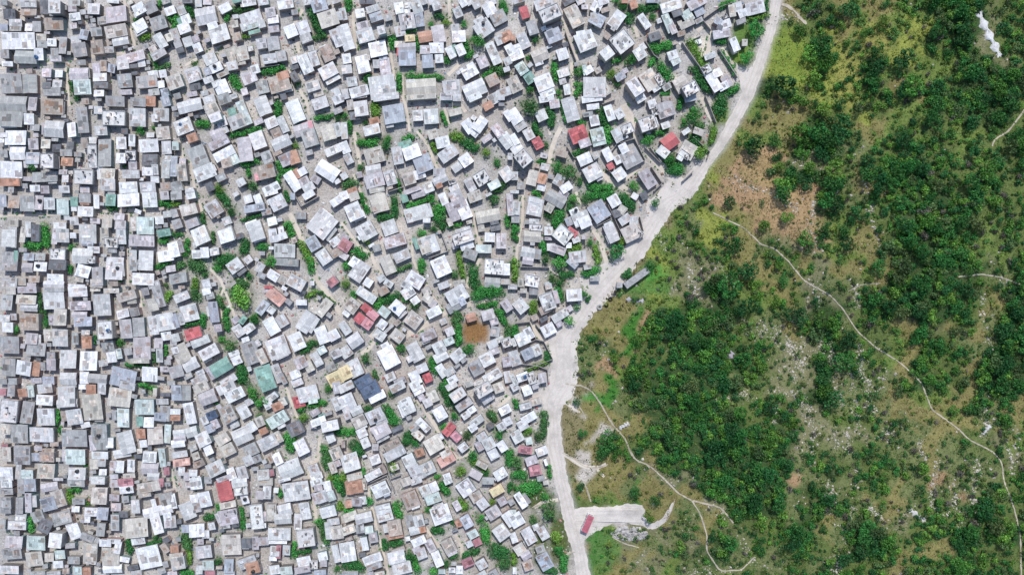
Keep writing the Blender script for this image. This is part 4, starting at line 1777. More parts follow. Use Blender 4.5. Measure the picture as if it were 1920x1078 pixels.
def add_roof(mb, q, z, rng, mi_metal=0, mi_slab=1, force=None):
    """one roof section: sheet-metal lean-to, gable, or concrete slab; returns wall-top function"""
    cx, cy, w, h, a, g = panel_geo(q, z, -.16); ch = q[5]
    ch = 'g' if (ch == 'l' and q[0] < 340 and rng.random() < .45) else ch  # greyer roofs near the left edge, with vignette-like edge darkening put into the colour
    base = PAL[ch]; k = rng.uniform(.86, 1.12) if ch in 'lgpts' else rng.uniform(.9, 1.05); j = [rng.uniform(.985, 1.015) for _ in range(3)]
    col = tuple(min(.86, base[i]*k*j[i]) for i in range(3))
    rust = {'n':.13, 'o':.16, 't':.05, 'p':.05}.get(ch, rng.choice([-.2, -.1, -.03, .03, .06, .09])) if ch not in 'wrkeumqycv' else -.2
    if ch == 'w' and rng.random() < .25: rust = .0
    t = .07; Z = g + z
    def patches(uw, uh, zf, mi, n):
        for kk in range(n):
            a1, b1 = rng.uniform(.5, min(2.6, uw*.5)), rng.uniform(.5, min(2.8, uh*.6)); u0, v0 = rng.uniform(-uw/2 + .1, uw/2 - a1 - .1), rng.uniform(-uh/2 + .1, uh/2 - b1 - .1)
            f = rng.choice([.5, .66, .78, .86, 1.14, 1.24, 1.34]); hue = rng.choice([(1,1,1),(1,1,1),(1.04,.96,.94),(.97,1,1.03),(1.06,.94,.86)])
            pc = tuple(min(.86, col[c2]*f*hue[c2]) for c2 in range(3)); lf = .02 + .006*kk
            o3, o4 = rng.uniform(0, 40), rng.uniform(0, 40)
            e2 = [(u0, v0), (u0 + a1, v0), (u0 + a1, v0 + b1), (u0, v0 + b1)]
            mb.quads([P(u2, v2, zf(v2) - .01) for u2, v2 in e2] + [P(u2, v2, zf(v2) + lf) for u2, v2 in e2], pc, mi, rust + rng.choice([0, 0, .1, .18]) if rust > -.19 else rust, [(u2 + o3, v2 + o4) for u2, v2 in e2], True)
    npat = int(min(9, q[2]*q[3]/80)*rng.uniform(.4, 1.25))
    def P(u, v, zz): return (*rot(cx, cy, a, u, v), zz)
    if ch == 's' or force == 'slab':
        cs = col
        mb.quads([P(-w/2,-h/2,Z-.18),P(w/2,-h/2,Z-.18),P(w/2,h/2,Z-.18),P(-w/2,h/2,Z-.18),P(-w/2,-h/2,Z),P(w/2,-h/2,Z),P(w/2,h/2,Z),P(-w/2,h/2,Z)], cs, mi_slab)
        patches(w - .6, h - .6, lambda vv: Z, mi_slab, npat)
        return cx, cy, w, h, a, g, Z - .18, 'slab', None
    kind = 'gable' if force == 'gable' else 'mono'
    if kind == 'gable':
        r = .22*min(w, h)*.6
        along_w = w >= h
        L, Wd = (w, h) if along_w else (h, w)
        aa = a if along_w else a + math.pi/2
        def P2(u, v, zz): return (*rot(cx, cy, aa, u, v), zz)
        for sgn in (-1, 1):
            e = [(-L/2, sgn*Wd/2, Z-r), (L/2, sgn*Wd/2, Z-r), (L/2, 0, Z), (-L/2, 0, Z)]
            if sgn > 0: e = [e[1], e[0], e[3], e[2]]
            cc = tuple(x*(1 + .0*sgn) for x in col)
            o1, o2 = rng.uniform(0, 40), rng.uniform(0, 40)
            uvt = [(q2[0] + o1, q2[1] + o2) for q2 in e]
            top = [P2(*q2) for q2 in e]; bot = [(x, y, zz - t) for x, y, zz in top]
            mb.quads(bot + top, cc, mi_metal, rust, uvt)
        return cx, cy, L, Wd, aa, g, Z - r - t, 'gable', r
    dr = min(.9, .085*h + .06)*rng.choice([-1, 1, 1])
    z1, z2 = Z - abs(dr)/2 - dr/2, Z - abs(dr)/2 + dr/2
    o1, o2 = rng.uniform(0, 40), rng.uniform(0, 40)
    e = [(-w/2,-h/2,z1),(w/2,-h/2,z1),(w/2,h/2,z2),(-w/2,h/2,z2)]
    top = [P(*q2) for q2 in e]; bot = [(x, y, zz - t) for x, y, zz in top]
    mb.quads(bot + top, col, mi_metal, rust, [(q2[0] + o1, q2[1] + o2) for q2 in e])
    patches(w, h, lambda vv: z1 + (z2 - z1)*(vv/h + .5), mi_metal, npat)
    return cx, cy, w, h, a, g, (z1 - t, z2 - t), 'mono', None
def add_wall(mb, geo, col, m=0, inset=.14):
    cx, cy, w, h, a, g, zt, kind, r = geo
    w2, h2 = max(w/2 - inset, .3), max(h/2 - inset, .3)
    def P(u, v, zz): return (*rot(cx, cy, a, u, v), zz)
    if kind == 'slab': za = zb = zt - .002
    elif kind == 'mono':
        f = h2/(h/2); mid, df = (zt[0]+zt[1])/2, (zt[1]-zt[0])/2*f; za, zb = mid - df - .004, mid + df - .004
    else: za = zb = zt + r*(1 - h2/(h/2)) - .004
    b0 = [P(-w2,-h2,g-.4),P(w2,-h2,g-.4),P(w2,h2,g-.4),P(-w2,h2,g-.4)]; t0 = [P(-w2,-h2,za),P(w2,-h2,za),P(w2,h2,zb),P(-w2,h2,zb)]
    for i in range(4):
        jn = (i+1) % 4; mb.face([b0[i], b0[jn], t0[jn], t0[i]], col, m)
    if kind == 'gable':
        for sx in (-1, 1):
            tri = [P(sx*w2,-h2,za), P(sx*w2,h2,za), P(sx*w2,0,zt + r - .004)]
            mb.face(tri if sx > 0 else tri[::-1], col, m)
    return w2, h2
def fixture(o_name, parent, org, geo, w2, h2, side, off, wd, z0, z1, mats, col=(1,1,1)):
    cx, cy, w, h, a, g = geo[:6]
    if side in (0, 2): u, v, ang = off, (-h2 if side == 0 else h2), a
    else: u, v, ang = (w2 if side == 1 else -w2), off, a + math.pi/2
    x, y = rot(cx, cy, a, u, v)
    mb = MB(); mb.box(x, y, wd, .07, ang, g + z0, g + z1, col); return mb.build(o_name, mats, parent, org)
def area(pan): return sum(q[2]*q[3] for q in pan)
HOUSES = [p for p in HOUSES]
order = sorted(range(len(HOUSES)), key=lambda i: -area(HOUSES[i]))
N_IND = 300
ind = set(order[:N_IND])
def inframe(p): return -12 < p[0][0] < 1400 and -12 < p[0][1] < 1090
items = []; TANKSPOTS = []
stuff = MB()
def look_of(pan):
    q = max(pan, key=lambda q: q[2]*q[3]); A = area(pan)
    size = 'large ' if A > 1150 else ('' if A > 640 else 'small ')
    asp = max(q[2], q[3])/min(q[2], q[3])
    s = size + ('long ' if asp > 1.9 else '') + CN[q[5]] + '-roofed house'
    others = [p for p in pan if p is not q]
    oc = sorted(set(CN[p[5]] for p in others))
    if len(others) == 1: s += ' with a %s side roof' % oc[0]
    elif len(others) > 1: s += ' with ' + ' and '.join(oc[:2]) + ' side roofs'
    return s
for i, pan in enumerate(HOUSES):
    rng = random.Random(1000 + i)
    pan = sorted(pan, key=lambda q: -q[2]*q[3])
    zs = []
    for n, q in enumerate(pan):
        zs.append((rng.uniform(2.7, 3.3) if n == 0 else rng.uniform(2.15, 2.65) if q[2]*q[3] < .55*pan[0][2]*pan[0][3] else rng.uniform(2.55, 3.1)) + .03*n)
        if q[5] == 's' and n == 0: zs[-1] += rng.choice([0, 0, .5, 2.4])
    wc = rng.choice(WALLC)
    q0 = pan[0]
    if i in ind:
        gx, gy, gz = gp(q0[0], q0[1], 0)
        root = empty('house', (gx, gy, gz)); root['category'] = 'house'; root['group'] = 'houses packed together in the settlement'
        org = (gx, gy, gz); wmb = MB(); geos = []
        for n, q in enumerate(pan):
            mb = MB(); force = 'gable' if (q[5] in 'lwgprkoeyt' and rng.random() < .38 and q[2]*q[3] > 300 and max(q[2], q[3]) > 1.12*min(q[2], q[3])) else None
            geo = add_roof(mb, q, zs[n], rng, 0, 1, force)
            ro = mb.build('roof', [M_ROOF, M_SLAB], root, org)
            if q[5] != q0[5]: ro['label'] = CN[q[5]] + ' roof section'
            geos.append(geo); d = add_wall(wmb, geo, wc)
            if n == 0: w2, h2 = d
            if geo[7] == 'slab':
                cx, cy, w, h, a, g, zt = geo[:7]; zt += .18
                pb = MB()
                for (u, v, pw, ph) in ((0,-h/2+.08,w,.14),(0,h/2-.08,w,.14),(-w/2+.08,0,.14,h-.32),(w/2-.08,0,.14,h-.32)):
                    x, y = rot(cx, cy, a, u, v); pb.box(x, y, pw, ph, a, zt - .02, zt + .32, (.52,.51,.50))
                pb.build('parapet', [M_SLAB], root, org)
                for k in range(rng.randint(5, 10)):
                    x, y = rot(cx, cy, a, rng.uniform(-.42, .42)*w, rng.uniform(-.42, .42)*h)
                    cb = MB(); dk = rng.choice([(.12,.12,.13),(.25,.24,.23),(.38,.36,.34),(.3,.28,.26)])
                    sw = rng.uniform(.24, .48); cb.box(x, y, sw, sw*rng.uniform(.7, 1.5), a, zt - .05, zt + rng.uniform(.5, 1.3), dk); cb.build('column_stub', [M_SLAB], root, org)
            if q[2]*q[3] > 300 and rng.random() < (.22 if q[5] in 'ws' else .06) and geo[7] != 'gable': TANKSPOTS.append((q, zs[n], geo, rng.uniform(-.28, .28), rng.uniform(-.28, .28)))
        wmb.build('wall', [M_WALL], root, org)
        g0 = geos[0]; L = [g0[3], g0[2]]
        sd = rng.choice([0, 2]); fixture('door', root, org, g0, w2, h2, sd, rng.uniform(-.25, .25)*w2*2, .9, 0.02, 1.95, [M_DOOR])
        for s2 in (0, 1, 2, 3):
            if rng.random() < .6:
                lim = (w2 if s2 in (0, 2) else h2)
                if lim < .9: continue
                off = rng.choice([-.62, .62])*lim if s2 in (0, 2) else rng.uniform(-.4, .4)*lim
                fixture('window', root, org, g0, w2, h2, s2, off, .8, 1.05, 1.85, [M_GLASS])
        items.append((q0[0], q0[1], look_of(pan), root))
    else:
        for n, q in enumerate(pan):
            geo = add_roof(stuff, q, zs[n], rng, 0, 1); add_wall(stuff, geo, wc, 2)
        items.append((q0[0], q0[1], look_of(pan), None))
for i, q in enumerate(FILL):
    rng = random.Random(9000 + i)
    geo = add_roof(stuff, q, rng.uniform(2.0, 2.6), rng); add_wall(stuff, geo, rng.choice(WALLC), 2)
    items.append((q[0], q[1], look_of([q]), None))
so = stuff.build('small_houses', [M_ROOF, M_SLAB, M_WALL]); so['kind'] = 'stuff'; so['category'] = 'houses'; so['label'] = 'mass of small tin-roofed shacks filling the gaps between larger houses'
label_all(items)

# ------------------------------------------------------------------ water tanks standing on roofs
items = []
def cyl(mb, cx, cy, z0, z1, r0, r1, n=12, col=(1,1,1), m=0, cap=True):
    a = [(cx + r0*math.cos(2*math.pi*k/n), cy + r0*math.sin(2*math.pi*k/n), z0) for k in range(n)]
    c = [(cx + r1*math.cos(2*math.pi*k/n), cy + r1*math.sin(2*math.pi*k/n), z1) for k in range(n)]
    for k in range(n):
        j = (k+1) % n; mb.face([a[k], a[j], c[j], c[k]], col, m)
    if cap: mb.face(c, col, m)
for n, (q, z, geo, fu, fv) in enumerate(TANKSPOTS[::2][:45]):
    cx, cy, w, h, a, g, zt, kind, r = geo
    x, y = rot(cx, cy, a, fu*w, fv*h)
    zz = (zt + .18) if kind == 'slab' else (zt[0] + zt[1])/2 + (zt[1]-zt[0])*fv + .07
    zz -= .06
    blue = n % 5 == 0
    root = empty('water_tank', (x, y, zz)); root['category'] = 'water tank'; root['group'] = 'water tanks on the roofs'
    mb = MB(); R = .62
    cyl(mb, 0, 0, 0, .95, R, R*1.02); cyl(mb, 0, 0, .95, 1.12, R*1.02, R*.6)
    mb.build('tank_body', [M_TANKB if blue else M_TANK], root)
    mb = MB(); cyl(mb, 0, 0, 1.11, 1.2, .27, .25); mb.build('lid', [M_TANK], root)
    X = 960 + x/S*H/(H - zz); Y = 539 - y/S*H/(H - zz)
    items.append((X, Y, ('blue' if blue else 'black') + ' plastic water tank on a %s roof' % CN[q[5]], root))
label_all(items)

# ------------------------------------------------------------------ compound walls
n_auto = 0
for i, pan in enumerate(HOUSES):
    q = pan[0]; rng = random.Random(5000 + i)
    if q[0] < 430 or rng.random() > .55 or n_auto > 150: continue
    ex, ey = q[2]/2 + rng.uniform(5, 12), q[3]/2 + rng.uniform(5, 12); sx, sy = rng.choice([-1, 1]), rng.choice([-1, 1])
    loc = [(sx*ex, -sy*ey*rng.uniform(.3, 1)), (sx*ex, sy*ey), (-sx*ex*rng.uniform(.3, 1), sy*ey)]
    pts = [(q[0] + u*math.cos(q[4]) + v*math.sin(q[4]), q[1] - u*math.sin(q[4]) + v*math.cos(q[4])) for u, v in loc]
    hit = tot = 0
    for a2, b2 in zip(pts, pts[1:]):
        for k in range(9):
            px, py = a2[0] + (b2[0]-a2[0])*k/8, a2[1] + (b2[1]-a2[1])*k/8
            if not (0 <= px < 1400 and 0 <= py < 1078) or px > xroad(py) - 24: hit += 5; continue
            tot += 1; hit += OCC[int(py/2), int(px/2)]
    if hit <= 3:
        WALLS.append(pts); n_auto += 1
        for r in seg_rects(pts, 3): mark(*r)
items = []
for n, pts in enumerate(WALLS):
    mb = MB(); x0, y0, g0 = gp(*pts[0])
    col = rnd.choice([(.34,.32,.30),(.28,.26,.25),(.40,.38,.36)])
    P = [gp(x, y, 1.9) for x, y in pts]
    for (ax, ay, ag), (bx, by, bg) in zip(P, P[1:]):
        L = math.hypot(bx-ax, by-ay); hgt = 1.9 + rnd.uniform(-.02, .02)
        mb.box((ax+bx)/2, (ay+by)/2, L + .2, .2, math.atan2(by-ay, bx-ax), min(ag, bg) - .3, max(ag, bg) + hgt, col)
    o = mb.build('compound_wall', [M_WALL], None, (x0, y0, g0)); o['category'] = 'wall'; o['group'] = 'block walls round the yards'
    ln = sum(math.hypot(b[0]-a[0], b[1]-a[1]) for a, b in zip(pts, pts[1:]))
    mx, my = pts[len(pts)//2]
    items.append(((pts[0][0]+mx)/2, (pts[0][1]+my)/2, ('long ' if ln > 60 else 'short ') + ('angled' if len(pts) > 2 else 'straight') + ' grey block yard wall', o))
label_all(items)

# ------------------------------------------------------------------ foliage
def leaves(centres, radii, n, rng, size, flat=.75, dens_up=.25):
    """leaf-clump quads spread over and inside ellipsoid lobes: centres (k,3), radii (k,)"""
    k = len(centres); pick = rng.randint(0, k, n)
    d = rng.normal(size=(n, 3)); d[:, 2] = abs(d[:, 2])*.9 - .25*rng.rand(n); d /= np.linalg.norm(d, axis=1)[:, None]
    rad = radii[pick]*(.55 + .5*rng.rand(n)**.6)
    p = centres[pick] + d*rad[:, None]*np.array([1, 1, flat])
    nrm = d*.7 + rng.normal(size=(n, 3))*.45 + np.array([0, 0, dens_up]); nrm /= np.linalg.norm(nrm, axis=1)[:, None]
    t = np.cross(nrm, rng.normal(size=(n, 3))); t /= np.linalg.norm(t, axis=1)[:, None]; b_ = np.cross(nrm, t)
    s = size*(.6 + .8*rng.rand(n))[:, None]; s2 = s*(.45 + .4*rng.rand(n))[:, None]
    droop = nrm*s*.25
    v = np.stack([p - t*s, p - b_*s2 - droop*.3, p + t*s, p + b_*s2 - droop*.3], 1).reshape(-1, 3)
    q = np.arange(4*n).reshape(n, 4)
    tone = (.55 + .9*rng.rand(n))
    lobe = (.8 + .4*rng.rand(k))[pick]
    return v, q, tone*lobe
PROTO = []
for k in range(9):
    g = np.random.RandomState(100 + k); nl = 9 + k % 5
    ang = g.rand(nl)*6.28; rr_ = .78*np.sqrt(g.rand(nl)); cen = np.stack([rr_*np.cos(ang), rr_*np.sin(ang), .62 + .38*g.rand(nl)*(1 - rr_)], 1)
    rad = .26 + .22*g.rand(nl)
    v, q, tone = leaves(cen, rad, 520, g, .088)
    hue = g.normal(size=len(tone))*.12
    cols = np.stack([tone*(1 + hue), tone, tone*(1 - hue*.5)], 1)
    PROTO.append(np_mesh('crown', v, q, cols, [M_LEAF]))
def trunk_mesh():
    mb = MB()
    cyl(mb, 0, 0, -.3, .55, .075, .05, 7, cap=False)
    for a in (0.3, 2.2, 4.4):
        dx, dy = math.cos(a), math.sin(a); n = 5
        p0, p1 = Vector((0, 0, .45)), Vector((dx*.32, dy*.32, .85)); up = Vector((-dy, dx, 0)); o2 = Vector((0, 0, 1))
        for k in range(n):
            t0, t1 = 2*math.pi*k/n, 2*math.pi*(k+1)/n
            f = lambda p, t, r: tuple(p + up*math.cos(t)*r + o2*math.sin(t)*r)
            mb.face([f(p0,t0,.04), f(p0,t1,.04), f(p1,t1,.02), f(p1,t0,.02)])
    o = mb.build('trunk', [M_BARK]); me = o.data; bpy.data.objects.remove(o); return me
TRUNK = trunk_mesh()
def tree(name, px, py, r, hgt, colr, cat, group, n):
    x, y, g = gp(px, py, hgt*.75)
    root = empty(name, (x, y, g), rnd.uniform(0, 6.28)); root['category'] = cat; root['group'] = group
    c = link('crown', PROTO[n % 9], root); c.scale = (r, r*rnd.uniform(.85, 1.12), hgt); kj = rnd.uniform(.75, 1.3); c.color = (colr[0]*kj*rnd.uniform(.85, 1.2), colr[1]*kj, colr[2]*kj, 1)
    t = link('trunk', TRUNK, root); t.scale = (r*.9, r*.9, hgt)
    return root
items = []
GREEN = [(.065,.29,.065),(.085,.35,.075),(.05,.20,.055),(.17,.34,.06),(.085,.22,.07)]
GN = ['mid green','fresh green','dark green','yellow green','dull green']
weeds = []
ni = 0
for n, (gx, gy, gw, gh, ga) in enumerate(GREENS):
    ci = rnd.choice([0, 0, 1, 1, 2, 2, 3, 4]); colr = GREEN[ci]
    lo, sh = max(gw, gh), min(gw, gh)
    if lo > 1.5*sh:                                             # a hedge or row of bushes: one clipped mass
        x, y, g0 = gp(gx, gy, 1.6); L, W = lo*S, max(sh*S, 1.0); a = ga if gw >= gh else ga + math.pi/2
        root = empty('hedge', (x, y, g0), a); root['category'] = 'hedge'; root['group'] = 'hedges between the yards'
        g = np.random.RandomState(300 + n); k = max(4, int(L/.8))
        cen = np.stack([np.linspace(-L/2 + W*.3, L/2 - W*.3, k) + g.normal(size=k)*.2, g.normal(size=k)*W*.16, .75 + .5*g.rand(k)], 1)
        v, q, tone = leaves(cen, W*(.36 + .22*g.rand(k)), int(70 + 34*L*W), g, .27)
        v[:, 2] = np.maximum(v[:, 2], .02)
        hue = g.normal(size=len(tone))*.12
        c = link('foliage', np_mesh('foliage', v, q, np.stack([tone*(1 + hue), tone, tone*(1 - hue*.5)], 1), [M_LEAF]), root); c.color = (*colr, 1)
        for sx in (-.35, 0, .35):
            mb = MB(); cyl(mb, sx*L, 0, -.3, 1.0, .06, .04, 6, cap=False); mb.build('stem', [M_BARK], root)
        items.append((gx, gy, ('long ' if lo > 32 else 'short ') + GN[ci] + ' leafy hedge', root))
    else:
        R = (lo + sh)/4*S*1.05; hgt = min(max(R*1.5, 1.6), 5.0)
        if R > 1.62:
            root = tree('tree', gx, gy, R, hgt, colr, 'tree', 'trees among the houses', ni)
            items.append((gx, gy, ('large ' if R > 2.1 else '') + GN[ci] + ' tree among houses', root))
        else:
            root = tree('bush', gx, gy, R, max(1.4, R*1.25), colr, 'bush', 'bushes among the houses', ni)
            items.append((gx, gy, ('small ' if R < 1.2 else '') + GN[ci] + ' bush among houses', root))
        ni += 1
    for _ in range(int(3 + gw*gh/40)):
        u_, v_ = rnd.gauss(0, gw*.36), rnd.gauss(0, gh*.45)
        weeds.append((gx + u_*math.cos(ga) + v_*math.sin(ga), gy - u_*math.sin(ga) + v_*math.cos(ga), rnd.uniform(.35, .8), colr))
label_all(items)

# trees standing apart on the hill, then the largest of the thicket
HT = [(1468,160,25),(1590,18,17),(1498,55,13),(1543,80,20),(1523,100,17),(1543,127,15),(1520,143,18),(1655,43,13),(1623,60,9),(1637,150,15),(1642,130,14),(1637,103,15),(1697,110,17),(1710,160,20),(1690,167,14),
 (1513,197,13),(1547,207,15),(1577,193,10),(1497,250,20),(1533,250,18),(1553,260,17),(1577,230,17),(1578,257,15),(1420,277,19),(1400,267,15),(1453,260,12),(1462,290,8),(1462,313,10),(1467,347,17),(1520,313,14),
 (1510,340,15),(1567,320,18),(1560,347,18),(1833,280,17),(1853,320,17),(1907,250,12),(1368,376,13),(1470,366,16),(1435,424,13),(1477,409,12),(1508,446,14),(1380,464,17),(1308,431,9),(1407,504,20),(1423,532,8),
 (1460,496,10),(1470,529,11),(1453,566,12),(1493,589,20),(1370,536,23),(1397,572,20),(1553,599,20),(1590,642,19),(1587,679,20),(1590,459,15),(1585,432,13),(1545,427,10),(1647,502,14),(1717,526,12),(1567,382,16),
 (1600,399,15),(1198,637,13),(1110,633,8),(1153,672,10),(1137,827,19),(1133,850,14),(1093,813,9),(1082,753,8),(1087,911,9),(1220,968,12),(1193,923,12),(1230,940,11),(1447,761,17),(1563,751,20),(1730,881,13),(1790,771,10)]
DG = [(.040,.160,.036),(.075,.21,.036),(.028,.118,.034),(.13,.27,.045),(.085,.145,.05)]
DN = ['deep green','mid green','dark green','light green','dull green']
def near_path(px, py):
    d = np.full(px.shape, 1e9)
    for w, pts in HP:
        for (ax, ay), (bx, by) in zip(pts, pts[1:]):
            L2 = (bx-ax)**2 + (by-ay)**2; t = np.clip(((px-ax)*(bx-ax) + (py-ay)*(by-ay))/L2, 0, 1)
            d = np.minimum(d, np.hypot(px - ax - t*(bx-ax), py - ay - t*(by-ay)) - w/2)
    return d
NC = 14500
cpx, cpy = RS.uniform(1050, 1975, NC), RS.uniform(-45, 1125, NC)
kk = kind_at(cpx, cpy); prob = np.zeros(NC); rad = np.zeros(NC); u = RS.rand(NC)
SPEC = {'D':(.92,.9,3.0),'d':(.76,.6,2.4),'g':(.62,.6,1.8),'y':(.5,.4,1.3),'o':(.3,.4,1.3),'b':(.13,.4,1.1),'r':(.52,.5,1.7),'R':(.42,.4,1.4),'G':(.4,.5,1.2),'s':(.03,.4,.8),'.':(.0,.4,.8)}
for ch, (pb, lo, hi) in SPEC.items():
    q = kk == ord(ch); prob[q] = pb; rad[q] = lo + (hi - lo)*RS.rand(q.sum())**1.4
dp = near_path(cpx, cpy)
edge = cpx - xroad(cpy)
lot = ((cpx > 1070) & (cpx < 1245) & (abs(cpy - 965 + (cpx-1150)*.02) < 24)) | (np.hypot(cpx - 1101, cpy - 982) < 30)
ok = (u < prob) & (dp > rad/S*.55) & (edge > 22 + rad/S) & ~lot & (np.hypot(cpx - 1193, cpy - 521) > 36) & (np.hypot((cpx-1480)/40, (cpy-110)/62) > .9)
ok &= np.hypot(((cpx-1855)*.47 + (cpy-64)*.88)/52, ((cpx-1855)*.88 - (cpy-64)*.47)/20) > 1
ok &= (np.hypot((cpx-1475)/72, (cpy-400)/50) > 1) | (RS.rand(NC) < .28)
for tx, ty, tr in HT: ok &= np.hypot(cpx - tx, cpy - ty) > tr*.8
SH = [(x, y, r, chr(k)) for x, y, r, k in zip(cpx[ok], cpy[ok], rad[ok], kk[ok])]
inview = lambda s: 1040 < s[0] < 1925 and -6 < s[1] < 1084
cand = sorted([s for s in SH if inview(s)], key=lambda s: -s[2])
n_tree = 215
big = cand[:n_tree - len(HT)]; bigset = set((s[0], s[1]) for s in big)
items = []
def hill_tree(px, py, r, ci, k):
    hgt = r*rnd.uniform(1.25, 1.6)
    root = tree('tree', px, py, r*1.1, hgt, DG[ci], 'tree', 'trees on the scrubby hillside', k)
    return root
for k, (tx, ty, tr) in enumerate(HT):
    ci = rnd.choice([0, 0, 1, 2, 2, 3]); r = tr*S
    items.append((tx, ty, ('large ' if r > 3.3 else 'small ' if r < 2.2 else '') + DN[ci] + ' hill tree standing apart', hill_tree(tx, ty, r, ci, k)))
for k, (x, y, r, ch) in enumerate(big):
    ci = rnd.choice([0, 1, 2, 2, 4, 0])
    items.append((x, y, ('large ' if r > 3.05 else '') + DN[ci] + ' hill tree in the thicket', hill_tree(x, y, r, ci, k)))
label_all(items)
# the rest of the thicket and the low scrub read as one mass
VV, QQ, CC = [], [], []; nv = 0
def clump(px, py, r, colr, rs, n, size, hf=1.15):
    global nv
    x, y, g = gp(px, py, r*.7); k = rs.randint(3, 6)
    a = rs.rand(k)*6.28; d = .55*r*np.sqrt(rs.rand(k)); cen = np.stack([x + d*np.cos(a), y + d*np.sin(a), g + r*hf*(.35 + .35*rs.rand(k))], 1)
    v, q, tone = leaves(cen, r*(.36 + .22*rs.rand(k)), n, rs, size)
    hue = rs.normal(size=n)*.12
    VV.append(v); QQ.append(q + nv); nv += len(v); CC.append(np.stack([tone*(1 + hue), tone, tone*(1 - hue*.5)], 1)*np.array(colr))
rs = np.random.RandomState(77)
SC = {'y':[(.24,.30,.06),(.17,.25,.05),(.29,.31,.07),(.12,.19,.05)],'g':[(.12,.25,.055),(.09,.21,.05),(.20,.29,.06)],'o':[(.21,.235,.06),(.13,.20,.05)],'b':[(.16,.17,.06),(.08,.14,.04)],
      'r':[(.085,.19,.05),(.14,.21,.055),(.065,.15,.045)],'R':[(.09,.18,.05),(.15,.21,.07)],'G':[(.07,.27,.05),(.11,.28,.05)],'s':[(.07,.1,.03)],'.':[(.07,.1,.03)]}
for s in SH:
    if (s[0], s[1]) in bigset: continue
    colr = DG[rs.randint(0, 5)] if s[3] in 'Dd' and rs.rand() < .9 else (.125,.115,.095) if rs.rand() < .12 else DG[0] if s[3] in 'Dd' else SC[s[3]][rs.randint(0, len(SC[s[3]]))]
    kj = rs.uniform(.7, 1.35); colr = tuple(c2*kj for c2 in colr)
    clump(s[0], s[1], s[2], colr, rs, int(34 + 40*s[2]**1.5), .15 + .055*s[2])
o = link('scrub', np_mesh('scrub', np.concatenate(VV), np.concatenate(QQ), np.concatenate(CC), [M_LEAF])); o['kind'] = 'stuff'; o['category'] = 'scrub'; o['label'] = 'dense green scrub and thicket covering the rocky hillside'
# low ground cover: tufts of grass and herbs
VV, QQ, CC = [], [], []; nv = 0
NT = 22000
tx_, ty_ = RS.uniform(1040, 1960, NT), RS.uniform(-30, 1110, NT); tk = kind_at(tx_, ty_); td = near_path(tx_, ty_)
lot2 = ((tx_ > 1070) & (tx_ < 1245) & (abs(ty_ - 965) < 22))
okt = (tx_ - xroad(ty_) > 19) & (td > -.6) & ~lot2
gxv, gyv, gzv = gpv(tx_, ty_)
for x, y, z, k, q in zip(gxv, gyv, gzv, tk, okt):
    ch = chr(k)
    if not q: continue
    colr = SC.get(ch, [(.06,.145,.04),(.10,.19,.045),(.17,.225,.055),(.16,.15,.06)]); colr = colr[rs.randint(0, len(colr))]
    if ch in 'ob' and rs.rand() < .6: colr = (.27,.215,.10)
    if ch in 'sR' and rs.rand() < .6: continue
    n = 5; p = np.array([x, y, z + .12]) + rs.normal(size=(n, 3))*np.array([.35, .35, .06])
    nr_ = rs.normal(size=(n, 3))*.5 + np.array([0, 0, .7]); nr_ /= np.linalg.norm(nr_, axis=1)[:, None]
    t = np.cross(nr_, rs.normal(size=(n, 3))); t /= np.linalg.norm(t, axis=1)[:, None]; b_ = np.cross(nr_, t); s = .16 + .2*rs.rand(n)[:, None]
    VV.append(np.stack([p - t*s, p - b_*s*.6, p + t*s, p + b_*s*.6], 1).reshape(-1, 3)); QQ.append(np.arange(4*n).reshape(n, 4) + nv); nv += 4*n
    CC.append(np.array(colr)*(.6 + .8*rs.rand(n))[:, None])
for px, py, r, colr in weeds:
    if py < -10 or py > 1090 or px > xroad(py) - 18: continue
    clump(px, py, r, tuple(c*1.1 for c in colr), rs, 16, .16, .6)
for w, lp in LANES:                                              # green fringes along the lanes
    for (ax, ay), (bx, by) in zip(lp, lp[1:]):
        L = math.hypot(bx-ax, by-ay) or 1
        for k in range(int(L/3.2)):
            if math.sin(ax*.3 + k*.35 + by) < .15: continue
            f = rnd.random(); sgn = rnd.choice([-1, 1]); px = ax + (bx-ax)*f - (by-ay)/L*sgn*(w*.5 + 2); py = ay + (by-ay)*f + (bx-ax)/L*sgn*(w*.5 + 2)
            if px > xroad(py) - 18: continue
            clump(px, py, rnd.uniform(.35, .85), GREEN[rnd.randint(0, 4)], rs, 18, .17, .8)
for _ in range(1300):                                           # weeds along the walls of the yards
    px, py = rnd.uniform(0, 1330), rnd.uniform(0, 1078)
    if px > xroad(py) - 20 or ROOFOCC[min(538, int(py/2)), int(px/2)] or (px < 330 and rnd.random() < .6): continue
    clump(px, py, rnd.uniform(.3, .8), GREEN[rnd.randint(0, 4)], rs, 14, .17, .6)
o = link('ground_cover', np_mesh('ground_cover', np.concatenate(VV), np.concatenate(QQ), np.concatenate(CC), [M_LEAF])); o['kind'] = 'stuff'; o['category'] = 'ground cover'; o['label'] = 'low tufts of grass and weeds over the soil'

